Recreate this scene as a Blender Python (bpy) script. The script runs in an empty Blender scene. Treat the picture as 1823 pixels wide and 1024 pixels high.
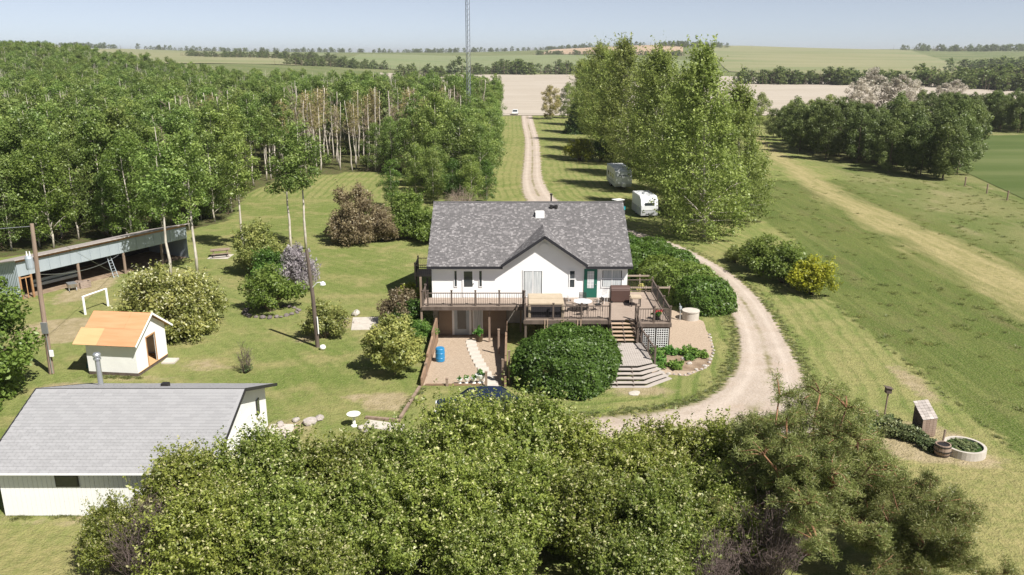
import bpy, math, random
import numpy as np
from mathutils import Vector

# ------------------------------------------------------------------ camera, sky, sun, exposure
SC = bpy.context.scene
COL = SC.collection
CAM_H, FPX, HOR = 19.2, 1460.0, 95.0
PITCH = math.atan((512 - HOR) / FPX)
cam = bpy.data.cameras.new('camera'); camo = bpy.data.objects.new('camera', cam); COL.objects.link(camo)
cam.sensor_width = 36.0; cam.lens = 36.0 * FPX / 1823.0; cam.clip_end = 12000.0; cam.clip_start = 0.2
camo.location = (0, 0, CAM_H); camo.rotation_euler = (math.pi / 2 - PITCH, 0, 0)
SC.camera = camo
SUN_EL = math.radians(51); SUN_AZ = math.atan2(0.73, -0.68)
W = bpy.data.worlds.new('World'); SC.world = W; W.use_nodes = True
wn = W.node_tree
sky = wn.nodes.new('ShaderNodeTexSky'); sky.sky_type = 'NISHITA'; sky.sun_disc = False
sky.sun_elevation = SUN_EL; sky.sun_rotation = SUN_AZ; sky.altitude = 1000; sky.air_density = 0.5; sky.dust_density = 0.5; sky.ozone_density = 4.0
hsv = wn.nodes.new('ShaderNodeHueSaturation'); hsv.inputs['Saturation'].default_value = 0.48      # thin summer haze pales the whole sky
wn.links.new(sky.outputs[0], hsv.inputs['Color']); wn.links.new(hsv.outputs[0], wn.nodes['Background'].inputs[0]); wn.nodes['Background'].inputs[1].default_value = 0.057
sl = bpy.data.lights.new('sun', 'SUN'); sl.energy = 4.2; sl.angle = math.radians(0.55); sl.color = (1.0, 0.955, 0.88)
so = bpy.data.objects.new('sun', sl); COL.objects.link(so)
sd = Vector((math.sin(SUN_AZ) * math.cos(SUN_EL), math.cos(SUN_AZ) * math.cos(SUN_EL), math.sin(SUN_EL)))
so.rotation_euler = (-sd).to_track_quat('-Z', 'Y').to_euler(); so.location = (60, -60, 90)
vs = SC.view_settings; vs.view_transform = 'Standard'; vs.look = 'None'; vs.exposure = 0.98; vs.gamma = 1.0
try: SC.cycles.max_bounces = 9; SC.cycles.diffuse_bounces = 6; SC.cycles.transmission_bounces = 6; SC.cycles.transparent_max_bounces = 8; SC.cycles.volume_bounces = 0
except Exception: pass

# ------------------------------------------------------------------ helpers
HAZE = 0.00012
rng = np.random.default_rng(7); random.seed(7)
PI = math.pi
def S(t):
    t = np.clip(t, 0, 1); return t * t * (3 - 2 * t)
def hgt(x, y):
    x = np.asarray(x, float); y = np.asarray(y, float)
    b = x / np.maximum(y, 50.0)
    h = 10.5 * S((-x - 60) / 200) * S((y - 150) / 250) * (1 - 0.0 * y)
    ridge = 21 + 11 * np.exp(-((b + 0.52) / 0.16) ** 2) + 17 * np.exp(-((b - 0.17) / 0.13) ** 2) + 9 * np.exp(-((b - 0.36) / 0.16) ** 2) + 10 * np.exp(-((b - 0.62) / 0.09) ** 2)
    far = S((y - 780) / 1500)
    h = h * (1 - far) + ridge * far
    h = h + 0.9 * np.sin(x * .011 + 1.3) * np.sin(y * .009) * S((y - 200) / 300)
    return h
def H(x, y): return float(hgt(x, y))

def inpoly(P, poly):
    x, y = P[:, 0], P[:, 1]; c_ = np.zeros(len(P), bool); n = len(poly)
    for i in range(n):
        (x0, y0), (x1, y1) = poly[i], poly[(i + 1) % n]
        k = ((y0 > y) != (y1 > y)) & (x < (x1 - x0) * (y - y0) / (y1 - y0 + 1e-12) + x0); c_ ^= k
    return c_
def mat(name, col, rough=0.8, metal=0.0, noise=None, nscale=4.0, bump=0.0, bscale=20.0, col2=None, spec=0.3, stretch=(1, 1, 1), coords='Object', rnd=0.0):
    m = bpy.data.materials.new(name); m.use_nodes = True; t = m.node_tree; p = t.nodes['Principled BSDF']
    p.inputs['Roughness'].default_value = rough; p.inputs['Metallic'].default_value = metal
    p.inputs['Specular IOR Level'].default_value = spec
    p.inputs['Base Color'].default_value = (*col, 1)
    tc = t.nodes.new('ShaderNodeTexCoord'); mp = t.nodes.new('ShaderNodeMapping'); mp.inputs['Scale'].default_value = stretch
    t.links.new(tc.outputs[coords], mp.inputs[0])
    last = None
    if col2 is not None:
        n = t.nodes.new('ShaderNodeTexNoise'); n.inputs['Scale'].default_value = nscale; n.inputs['Detail'].default_value = 6
        t.links.new(mp.outputs[0], n.inputs['Vector'])
        r = t.nodes.new('ShaderNodeValToRGB'); r.color_ramp.elements[0].position = .35; r.color_ramp.elements[1].position = .65
        r.color_ramp.elements[0].color = (*col, 1); r.color_ramp.elements[1].color = (*col2, 1)
        t.links.new(n.outputs[0], r.inputs[0]); last = r.outputs[0]
        t.links.new(last, p.inputs['Base Color'])
    if rnd > 0:
        oi = t.nodes.new('ShaderNodeObjectInfo'); hs = t.nodes.new('ShaderNodeHueSaturation')
        mr = t.nodes.new('ShaderNodeMapRange'); mr.inputs[3].default_value = 1 - rnd; mr.inputs[4].default_value = 1 + rnd
        t.links.new(oi.outputs['Random'], mr.inputs[0]); t.links.new(mr.outputs[0], hs.inputs['Value'])
        if last is not None: t.links.new(last, hs.inputs['Color'])
        else: hs.inputs['Color'].default_value = (*col, 1)
        t.links.new(hs.outputs[0], p.inputs['Base Color'])
    if bump > 0:
        n2 = t.nodes.new('ShaderNodeTexNoise'); n2.inputs['Scale'].default_value = bscale; n2.inputs['Detail'].default_value = 5
        t.links.new(mp.outputs[0], n2.inputs['Vector'])
        b = t.nodes.new('ShaderNodeBump'); b.inputs['Strength'].default_value = bump; b.inputs['Distance'].default_value = 0.05
        t.links.new(n2.outputs[0], b.inputs['Height']); t.links.new(b.outputs[0], p.inputs['Normal'])
    return m

def leafmat(name, dark, mid, light, tip=None, var=0.18, trans=0.48, hue=0.02):
    m = bpy.data.materials.new(name); m.use_nodes = True; t = m.node_tree
    for n in list(t.nodes):
        if n.type == 'BSDF_PRINCIPLED': t.nodes.remove(n)
    out = [n for n in t.nodes if n.type == 'OUTPUT_MATERIAL'][0]
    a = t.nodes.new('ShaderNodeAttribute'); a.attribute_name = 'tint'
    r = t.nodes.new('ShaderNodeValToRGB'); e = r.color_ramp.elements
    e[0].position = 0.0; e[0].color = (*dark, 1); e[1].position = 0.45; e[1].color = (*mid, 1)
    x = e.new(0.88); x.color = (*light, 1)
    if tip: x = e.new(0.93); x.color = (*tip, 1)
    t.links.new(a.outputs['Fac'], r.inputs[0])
    oi = t.nodes.new('ShaderNodeObjectInfo')
    hs = t.nodes.new('ShaderNodeHueSaturation')
    mr = t.nodes.new('ShaderNodeMapRange'); mr.inputs[3].default_value = 1 - var; mr.inputs[4].default_value = 1 + var
    t.links.new(oi.outputs['Random'], mr.inputs[0]); t.links.new(mr.outputs[0], hs.inputs['Value'])
    mul = t.nodes.new('ShaderNodeMath'); mul.operation = 'MULTIPLY'; mul.inputs[1].default_value = 7.31
    fr = t.nodes.new('ShaderNodeMath'); fr.operation = 'FRACT'
    t.links.new(oi.outputs['Random'], mul.inputs[0]); t.links.new(mul.outputs[0], fr.inputs[0])
    mh = t.nodes.new('ShaderNodeMapRange'); mh.inputs[3].default_value = .5 - hue; mh.inputs[4].default_value = .5 + hue
    t.links.new(fr.outputs[0], mh.inputs[0]); t.links.new(mh.outputs[0], hs.inputs['Hue'])
    t.links.new(r.outputs[0], hs.inputs['Color'])
    d = t.nodes.new('ShaderNodeBsdfDiffuse'); tr = t.nodes.new('ShaderNodeBsdfTranslucent'); mx = t.nodes.new('ShaderNodeMixShader'); mx.inputs[0].default_value = trans
    g = t.nodes.new('ShaderNodeBsdfGlossy'); g.inputs['Roughness'].default_value = .45; g.inputs['Color'].default_value = (.9, .92, .85, 1)
    mx2 = t.nodes.new('ShaderNodeMixShader'); mx2.inputs[0].default_value = 0.025
    t.links.new(hs.outputs[0], d.inputs[0]); t.links.new(hs.outputs[0], tr.inputs[0])
    t.links.new(d.outputs[0], mx.inputs[1]); t.links.new(tr.outputs[0], mx.inputs[2])
    t.links.new(mx.outputs[0], mx2.inputs[1]); t.links.new(g.outputs[0], mx2.inputs[2]); t.links.new(mx2.outputs[0], out.inputs[0])
    return m

def tag(o, label=None, cat=None, group=None, kind=None):
    if label: o['label'] = label
    if cat: o['category'] = cat
    if group: o['group'] = group
    if kind: o['kind'] = kind
    return o
def thing(name, label, cat, loc=(0, 0, 0), rz=0.0, group=None):
    o = bpy.data.objects.new(name, None); COL.objects.link(o); o.location = loc; o.rotation_euler = (0, 0, rz); o.empty_display_size = .2
    return tag(o, label, cat, group)
def rawmesh(name, v, f, m=None, smooth=False, tint=None):
    me = bpy.data.meshes.new(name); me.from_pydata([tuple(p) for p in v], [], [tuple(q) for q in f])
    if m: me.materials.append(m)
    if smooth: me.polygons.foreach_set('use_smooth', [True] * len(me.polygons))
    if tint is not None:
        a = me.attributes.new('tint', 'FLOAT', 'FACE'); a.data.foreach_set('value', np.asarray(tint, np.float32))
    me.update(); return me
def place(name, me, parent=None, loc=(0, 0, 0), rot=(0, 0, 0), scale=(1, 1, 1)):
    o = bpy.data.objects.new(name, me); COL.objects.link(o); o.parent = parent; o.location = loc; o.rotation_euler = rot; o.scale = scale
    return o
class MB:
    """collects simple solids, then becomes ONE mesh object"""
    def __init__(s): s.v = []; s.f = []
    def add(s, v, f):
        k = len(s.v); s.v += [tuple(p) for p in v]; s.f += [tuple(i + k for i in q) for q in f]; return s
    def box(s, x0, x1, y0, y1, z0, z1):
        v = [(x, y, z) for z in (z0, z1) for y in (y0, y1) for x in (x0, x1)]
        return s.add(v, [(0, 2, 3, 1), (4, 5, 7, 6), (0, 1, 5, 4), (2, 6, 7, 3), (0, 4, 6, 2), (1, 3, 7, 5)])
    def bar(s, a, b, w, h=None):
        a = Vector(a); b = Vector(b); h = h or w; d = (b - a).normalized()
        up = Vector((0, 0, 1)) if abs(d.z) < .95 else Vector((0, 1, 0))
        sx = d.cross(up).normalized(); sy = sx.cross(d)
        v = [p + sx * i * w / 2 + sy * j * h / 2 for p in (a, b) for i, j in ((-1, -1), (1, -1), (1, 1), (-1, 1))]
        return s.add(v, [(3, 2, 1, 0), (4, 5, 6, 7), (0, 1, 5, 4), (1, 2, 6, 5), (2, 3, 7, 6), (3, 0, 4, 7)])
    def tube(s, pts, rad, n=6, cap=True):
        pts = [Vector(p) for p in pts]; rings = []
        k0 = len(s.v)
        for i, p in enumerate(pts):
            d = (pts[min(i + 1, len(pts) - 1)] - pts[max(i - 1, 0)]).normalized()
            up = Vector((0, 0, 1)) if abs(d.z) < .9 else Vector((1, 0, 0))
            sx = d.cross(up).normalized(); sy = sx.cross(d); r = rad[i] if hasattr(rad, '__len__') else rad
            for j in range(n): q = p + (sx * math.cos(2 * PI * j / n) + sy * math.sin(2 * PI * j / n)) * r; s.v.append(tuple(q))
        for i in range(len(pts) - 1):
            for j in range(n): s.f.append((k0 + i * n + j, k0 + i * n + (j + 1) % n, k0 + (i + 1) * n + (j + 1) % n, k0 + (i + 1) * n + j))
        if cap:
            s.f.append(tuple(k0 + j for j in range(n))[::-1]); s.f.append(tuple(k0 + (len(pts) - 1) * n + j for j in range(n)))
        return s
    def lathe(s, prof, c=(0, 0, 0), n=20, axis='z'):
        k0 = len(s.v)
        for r, z in prof:
            for j in range(n):
                a = 2 * PI * j / n; p = (r * math.cos(a), r * math.sin(a), z)
                if axis == 'y': p = (p[0], p[2], p[1])
                if axis == 'x': p = (p[2], p[0], p[1])
                s.v.append((p[0] + c[0], p[1] + c[1], p[2] + c[2]))
        for i in range(len(prof) - 1):
            for j in range(n): s.f.append((k0 + i * n + j, k0 + i * n + (j + 1) % n, k0 + (i + 1) * n + (j + 1) % n, k0 + (i + 1) * n + j))
        s.f.append(tuple(k0 + j for j in range(n))[::-1]); s.f.append(tuple(k0 + (len(prof) - 1) * n + j for j in range(n)))
        return s
    def prism(s, poly, a0, a1, axis='x'):
        n = len(poly)
        def P(a, q): return (a, q[0], q[1]) if axis == 'x' else (q[0], a, q[1]) if axis == 'y' else (q[0], q[1], a)
        return s.add([P(a0, q) for q in poly] + [P(a1, q) for q in poly], [tuple(range(n))[::-1], tuple(range(n, 2 * n))] + [(i, (i + 1) % n, n + (i + 1) % n, n + i) for i in range(n)])
    def slab(s, q, t):
        """quad q (4 points) thickened by t along its normal, downward"""
        q = [Vector(p) for p in q]; nn = (q[1] - q[0]).cross(q[3] - q[0]).normalized()
        if nn.z < 0: nn = -nn
        return s.add(q + [p - nn * t for p in q], [(0, 1, 2, 3), (7, 6, 5, 4)] + [(i, i + 4, (i + 1) % 4 + 4, (i + 1) % 4) for i in range(4)])
    def build(s, name, m, parent=None, bevel=0, smooth=False, local=False, kind=None):
        v = s.v
        if parent and not local:
            r = parent
            while r.parent: r = r.parent
            L = r.location; v = [(p[0] - L[0], p[1] - L[1], p[2] - L[2]) for p in v]
        me = rawmesh(name, v, s.f, m, smooth)
        o = place(name, me, parent)
        import bmesh
        bm = bmesh.new(); bm.from_mesh(me); bmesh.ops.recalc_face_normals(bm, faces=bm.faces)
        if bevel: bmesh.ops.bevel(bm, geom=list(bm.edges), offset=bevel, segments=2, affect='EDGES', clamp_overlap=True)
        bm.to_mesh(me); bm.free()
        if kind: o['kind'] = kind
        return o
def box(name, m, parent, *b, bevel=0): return MB().box(*b).build(name, m, parent, bevel)
def copy_tree(o, parent=None):
    c = o.copy(); COL.objects.link(c); c.parent = parent
    for ch in o.children: copy_tree(ch, c)
    return c

# ------------------------------------------------------------------ materials
M = {}
M['white'] = mat('white_siding', (.80, .80, .79), .6, col2=(.74, .74, .73), nscale=1.3)
M['trim'] = mat('white_trim', (.82, .82, .82), .45)
M['glass'] = mat('window_glass', (.035, .045, .05), .06, spec=.8)
M['curtain'] = mat('curtain', (.62, .64, .64), .9, col2=(.40, .43, .45), nscale=3, stretch=(6, 1, .3))
M['fascia'] = mat('dark_fascia', (.025, .025, .03), .5)
M['green_door'] = mat('green_door_paint', (.018, .12, .085), .45)
M['deckwood'] = mat('weathered_deck', (.36, .29, .24), .85, col2=(.28, .22, .18), nscale=2, stretch=(.5, 6, 1), bump=.2, bscale=15)
M['landwood'] = mat('grey_deck', (.42, .38, .35), .85, col2=(.33, .295, .27), nscale=2, stretch=(.5, 6, 1))
M['brownwood'] = mat('dark_stained_wood', (.092, .070, .058), .8, col2=(.135, .105, .088), nscale=3, stretch=(1, 1, .3), bump=.2)
M['treadwood'] = mat('stair_tread', (.46, .34, .24), .85, col2=(.36, .27, .2), nscale=3, stretch=(.5, 4, 1))
M['retain'] = mat('retaining_plank', (.30, .20, .13), .9, col2=(.22, .145, .10), nscale=3, stretch=(1, .4, 3), bump=.3, rnd=.15)
M['tanwall'] = mat('tan_siding', (.34, .26, .19), .8, col2=(.30, .225, .165), nscale=2)
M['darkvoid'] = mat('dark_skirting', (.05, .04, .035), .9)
M['metal_black'] = mat('black_metal', (.02, .018, .018), .45, spec=.5)
M['post'] = mat('weathered_post', (.21, .15, .115), .9, col2=(.29, .22, .17), nscale=4, stretch=(1, 1, .15), bump=.3)
M['concrete'] = mat('concrete', (.50, .46, .41), .9, col2=(.42, .385, .34), nscale=2.5, bump=.15, bscale=30)
M['gravel'] = mat('gravel', (.44, .35, .265), .95, col2=(.33, .255, .19), nscale=9, bump=.6, bscale=40)
M['soil'] = mat('soil', (.19, .135, .09), .95, col2=(.30, .225, .16), nscale=1.7, bump=.7, bscale=14)
M['sand'] = mat('sand', (.42, .33, .24), .95, col2=(.33, .255, .18), nscale=.7, bump=.3, bscale=9)
M['stone'] = mat('stone', (.28, .25, .23), .9, col2=(.38, .34, .32), nscale=3, bump=.4, bscale=8, rnd=.2)
M['darkstone'] = mat('dark_stone', (.12, .10, .098), .9, col2=(.20, .17, .165), nscale=4, bump=.4, bscale=8, rnd=.3)
M['whitestone'] = mat('pale_stone', (.46, .42, .38), .9, col2=(.34, .31, .28), nscale=4, bump=.3, bscale=10, rnd=.1)
M['galv'] = mat('galvanised', (.48, .50, .52), .38, .7)
M['bluemetal'] = mat('blue_grey_metal', (.40, .45, .49), .5, .2, col2=(.34, .39, .43), nscale=.8)
M['mast'] = mat('dull_steel', (.17, .185, .21), .5, .3)
M['ply'] = mat('plywood_sheet', (.55, .28, .15), .85, col2=(.49, .24, .12), nscale=2, stretch=(.3, 3, 1), rnd=.06)
M['plypale'] = mat('plywood_pale', (.58, .36, .185), .85, col2=(.52, .32, .16), nscale=2, stretch=(.3, 3, 1))
M['rawwood'] = mat('raw_lumber', (.42, .24, .12), .85, col2=(.33, .18, .09), nscale=3, rnd=.15)
M['blue'] = mat('blue_plastic', (.02, .20, .42), .4, spec=.5)
M['pot'] = mat('white_ceramic', (.78, .78, .76), .5)
M['clay'] = mat('clay_pot', (.45, .30, .2), .8)
M['red'] = mat('red_petals', (.55, .05, .08), .7)
M['teal'] = mat('teal_plastic', (.02, .30, .36), .4)
M['redp'] = mat('red_plastic', (.5, .03, .05), .4)
M['greentarp'] = mat('green_tarp', (.02, .10, .08), .6)
M['spa_dark'] = mat('spa_cabinet', (.028, .026, .03), .5)
M['spa_tan'] = mat('spa_cover', (.47, .39, .29), .7, col2=(.42, .345, .255), nscale=3)
M['grillcover'] = mat('brown_vinyl', (.085, .05, .042), .5)
M['carblue'] = mat('navy_car_paint', (.010, .022, .06), .2, .35, spec=.7)
M['tyre'] = mat('rubber', (.015, .015, .015), .85)
M['rim'] = mat('alloy_rim', (.5, .5, .52), .3, .8)
M['carwhite'] = mat('white_car_paint', (.75, .76, .77), .25, spec=.6)
M['lampglass'] = mat('lamp_glass', (.7, .72, .74), .15, spec=.7)
M['rv'] = mat('rv_fibreglass', (.72, .73, .74), .45, col2=(.64, .66, .68), nscale=1.5)
M['rvgrey'] = mat('grey_trailer_cover', (.42, .43, .45), .7, col2=(.34, .34, .35), nscale=2)
M['bark_pale'] = mat('aspen_bark', (.60, .55, .48), .85, col2=(.38, .335, .29), nscale=5, stretch=(1, 1, .4))
M['bark_brown'] = mat('brown_bark', (.13, .095, .07), .9, col2=(.19, .145, .11), nscale=6, stretch=(1, 1, .3))
M['bark_orange'] = mat('pine_bark', (.30, .155, .085), .9, col2=(.19, .11, .07), nscale=5, stretch=(1, 1, .3))
M['twig_pink'] = mat('dead_twig', (.42, .33, .27), .9, col2=(.33, .26, .215), nscale=3)
M['twig_dark'] = mat('purple_twig', (.12, .088, .082), .9, col2=(.17, .13, .12), nscale=3)
# foliage
L = {}
L['aspen'] = leafmat('aspen_leaves', (.078, .124, .028), (.180, .260, .060), (.345, .43, .125), hue=.012)
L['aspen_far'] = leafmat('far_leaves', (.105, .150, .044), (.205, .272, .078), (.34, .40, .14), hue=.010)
L['sparse'] = leafmat('sparse_leaves', (0.227, 0.215, 0.084), (0.360, 0.315, 0.130), (0.509, 0.429, 0.203))
L['poplar'] = leafmat('poplar_leaves', (.110, .150, .034), (.255, .318, .074), (.45, .51, .16), hue=.008)
L['bright'] = leafmat('bright_leaves', (0.077, 0.122, 0.022), (0.156, 0.231, 0.040), (0.281, 0.362, 0.088), hue=.012)
L['cherry'] = leafmat('flowering_shrub_leaves', (.080, .105, .018), (.200, .250, .046), (.38, .42, .10), (.60, .58, .30), hue=.012)
L['pale'] = leafmat('pale_shrub_leaves', (0.128, 0.156, 0.040), (0.281, 0.315, 0.088), (0.495, 0.491, 0.161), (0.750, 0.750, 0.479), hue=.01)
L['deep'] = leafmat('deep_green_leaves', (.036, .074, .012), (.086, .166, .026), (.18, .29, .058), hue=.008)
L['purple'] = leafmat('purple_leaves', (0.138, 0.103, 0.062), (0.250, 0.200, 0.119), (0.362, 0.312, 0.175), hue=.01)
L['gold'] = leafmat('gold_leaves', (.110, .140, .014), (.255, .290, .026), (.50, .51, .05), hue=.010)
L['spruce'] = leafmat('spruce_needles', (0.033, 0.074, 0.025), (0.069, 0.128, 0.043), (0.135, 0.200, 0.068), trans=.1)
L['pine'] = leafmat('pine_needles', (.095, .115, .030), (.215, .240, .072), (.36, .38, .15), (.38, .32, .17), trans=.4, hue=.008)
L['dark'] = leafmat('grove_leaves', (.060, .090, .024), (.128, .172, .048), (.23, .28, .09), hue=.008)
L['blossom'] = leafmat('pale_blossom', (.30, .27, .21), (.47, .43, .355), (.58, .54, .47), hue=.006)
L['lilac'] = leafmat('lilac_blossom', (.22, .21, .19), (.50, .45, .48), (.68, .63, .66), hue=.005)
L['juniper'] = leafmat('juniper_needles', (0.079, 0.126, 0.051), (0.174, 0.226, 0.096), (0.321, 0.352, 0.165))
L['bed'] = leafmat('bed_plants', (0.054, 0.139, 0.030), (0.121, 0.265, 0.046), (0.268, 0.429, 0.092))
L['yellow'] = leafmat('yellow_petals', (0.450, 0.450, 0.120), (0.620, 0.600, 0.220), (0.700, 0.680, 0.350))

WOOD = [(-3.5, 112), (-4.0, 262), (-60, 266), (-120, 330), (-300, 520), (-470, 560), (-470, 420), (-150, 150), (-75, 84), (-50, 78), (-43.5, 84), (-38, 87), (-34, 96), (-38, 116), (-36, 134), (-21, 138), (-15, 128), (-13, 116), (-8.5, 108)]
# ------------------------------------------------------------------ ground, fields, driveway
def lines(*segs):
    out = []
    for a, b, st in segs: out += list(np.arange(a, b, st))
    return out
PX0, PX1, PY0, PY1 = -5.4, -0.4, 45.8, 57.6        # the sunken gravel court in front of the basement door
gx = sorted(set([round(v, 3) for v in lines((-6000, -1000, 500), (-1000, -300, 50), (-300, -60, 8), (-60, 60, .6), (60, 300, 6), (300, 1000, 50), (1000, 6001, 500))] + [PX0, PX1]))
gy = sorted(set([round(v, 3) for v in lines((-600, 0, 60), (0, 20, 4), (20, 100, .6), (100, 300, 3), (300, 900, 15), (900, 3000, 60), (3000, 9001, 600))] + [PY0, PY1]))
gx = np.array(gx); gy = np.array(gy)
XX, YY = np.meshgrid(gx, gy); ZZ = hgt(XX, YY)
XX, YY = XX.ravel(), YY.ravel(); ZZ = ZZ.ravel()
nx, ny = len(gx), len(gy)
I, J = np.meshgrid(np.arange(nx - 1), np.arange(ny - 1)); I = I.ravel(); J = J.ravel()
keep = ~((gx[I] >= PX0 - .01) & (gx[I + 1] <= PX1 + .01) & (gy[J] >= PY0 - .01) & (gy[J + 1] <= PY1 + .01))
I, J = I[keep], J[keep]
Fq = np.stack([J * nx + I, J * nx + I + 1, (J + 1) * nx + I + 1, (J + 1) * nx + I], 1)
# driveway edges (left and right, metres), measured along the lane from the far road to the yard
DL = [(2.9, 266), (2.7, 237), (2.8, 190), (2.0, 150), (1.4, 129), (1.7, 112), (4.2, 100), (9.5, 88.5), (14.2, 80.5), (16.9, 73.3), (17.2, 66), (16.5, 58.4), (15.3, 52.3), (13.9, 48.2), (11.4, 44.2), (8.3, 42.3), (4.6, 41.4), (-1.5, 40.6), (-7, 39.0)]
DR = [(6.4, 266), (6.3, 237), (6.2, 190), (5.3, 150), (4.9, 129), (6.0, 112), (8.6, 102), (13.0, 92), (17.2, 83.5), (19.6, 73.8), (20.1, 66.6), (19.8, 59.7), (19.0, 53.4), (18.2, 48.2), (17.2, 44.0), (15.6, 38.5), (9, 35.2), (0, 34.2), (-7, 34.6)]
def resample(P, n):
    P = np.array(P, float); k = np.arange(len(P)); t = np.linspace(0, len(P) - 1, n)
    out = np.zeros((n, 2))
    for d in range(2):
        # Catmull-Rom
        i = np.clip(t.astype(int), 0, len(P) - 2); u = t - i
        p0 = P[np.clip(i - 1, 0, None), d]; p1 = P[i, d]; p2 = P[i + 1, d]; p3 = P[np.clip(i + 2, None, len(P) - 1), d]
        out[:, d] = .5 * (2 * p1 + (p2 - p0) * u + (2 * p0 - 5 * p1 + 4 * p2 - p3) * u ** 2 + (3 * p1 - p0 - 3 * p2 + p3) * u ** 3)
    return out
ND = 700
dl, dr = resample(DL, ND), resample(DR, ND)
dc = (dl + dr) / 2
def lane_dist(x, y):
    d = np.full(x.shape, 1e9); 
    for k in range(0, ND, 5): d = np.minimum(d, (x - dr[k, 0]) ** 2 + (y - dr[k, 1]) ** 2)
    return np.sqrt(d)
near = (np.abs(XX) < 60) & (YY > 20) & (YY < 300)
mow = np.zeros(len(XX)); mow[near] = lane_dist(XX[near], YY[near])
leftl = (XX < 0) & (YY < 110)
mow = np.where(leftl, np.hypot(XX + 62, YY - 20), mow)
mow = np.where((XX > 25.8) & (YY < 200), XX, mow)
meadow = np.where(YY < 130, XX - (25.5 + 1.0 * S((YY - 60) / 30) * -3.0), -20.0)      # metres past the mown edge
meadow = np.where((YY > 82) & (YY < 130), XX - 30.0, meadow)
trk = np.interp(YY, [20, 60, 73, 89, 113, 156, 200], [37, 42.5, 44, 44.0, 45.0, 50.8, 58])
track = np.clip(1 - np.abs(XX - trk) / np.interp(YY, [20, 60, 110, 156], [4.4, 4.4, 3.0, 2.2]), -1, 1) * ((YY < 210) & (YY > 10)) - 1.0 * ((YY >= 210) | (YY <= 10))
rough = np.where((YY < 215) & (YY > 10), np.clip((XX - (trk + 4)) / 4, 0, 1), 0)
wild = np.clip((YY - 285) / 60, 0, 1)
gme = bpy.data.meshes.new('ground')
gme.vertices.add(len(XX)); gme.vertices.foreach_set('co', np.stack([XX, YY, ZZ], 1).astype(np.float32).ravel())
gme.loops.add(Fq.size); gme.polygons.add(len(Fq)); gme.loops.foreach_set('vertex_index', Fq.astype(np.int32).ravel())
gme.polygons.foreach_set('loop_start', (np.arange(len(Fq)) * 4).astype(np.int32)); gme.update(calc_edges=True)
gme.polygons.foreach_set('use_smooth', [True] * len(Fq))
dirt = np.full(len(XX), -3.0)
for cx, cy, rx, ry in ((-26.6, 45.2, 1.8, 1.2), (24.3, 46.2, .8, 3.2), (-36.0, 66.8, 1.7, 4.6), (-20.0, 49.6, 1.4, .5), (-19.4, 48.6, 1.7, .45), (-12.0, 40.0, 1.6, 1.0), (-7.2, 43.4, 1.5, 1.5), (7.6, 45.0, 2.0, .9), (20.8, 38.4, 2.9, 2.5), (-9, 44, .8, .6), (-12.6, 57.6, 1.0, 1.6), (-17.5, 31.0, 4.4, .35), (22.6, 36.4, 1.6, .9), (-32.3, 56.0, 3.7, 3.0), (-23.3, 46.9, 2.2, .3), (-14.5, 54.0, .8, .8), (4, 38, 3, 1)):
    dirt = np.maximum(dirt, (1 - np.hypot((XX - cx) / rx, (YY - cy) / ry)) * min(rx, ry) * 1.2)
wfloor = inpoly(np.stack([XX, YY], 1), WOOD).astype(float); wfloor = np.maximum(wfloor, np.clip(1.2 - np.hypot((XX - 72) / 17, (YY - 162) / 38), 0, 1)); wfloor = np.maximum(wfloor, .8 * np.clip(1.2 - np.hypot((XX - 24) / 5, (YY - 140) / 55), 0, 1))
straw = np.zeros(len(XX))
for cx, cy, rx, ry, a_ in ((21, 33, 7, 12, .9), (-19, 28.5, 9, 4, .85), (-20, 49, 5, 2.2, .7), (-9, 43.5, 5, 3.5, .6), (23, 50, 3, 12, .45), (-13.5, 57, 4, 3, .5), (-31, 60, 6, 7, .45), (1, 150, 3, 60, .5), (19, 78, 4, 6, .6), (-8, 64, 4, 6, .35), (50, 70, 7, 40, .5)):
    straw = np.maximum(straw, a_ * np.clip(1.25 - np.hypot((XX - cx) / rx, (YY - cy) / ry), 0, 1))
samp = np.where(leftl, .38, 1.0) * np.where((XX > 25.8), .7, 1.15)
for nm, arr in (('samp', samp), ('straw', straw), ('litter', wfloor), ('dirt', np.maximum(dirt, -3)), ('mow', mow), ('meadow', meadow), ('track', track), ('rough', rough), ('wild', wild)):
    a = gme.attributes.new(nm, 'FLOAT', 'POINT'); a.data.foreach_set('value', arr.astype(np.float32))

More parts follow.
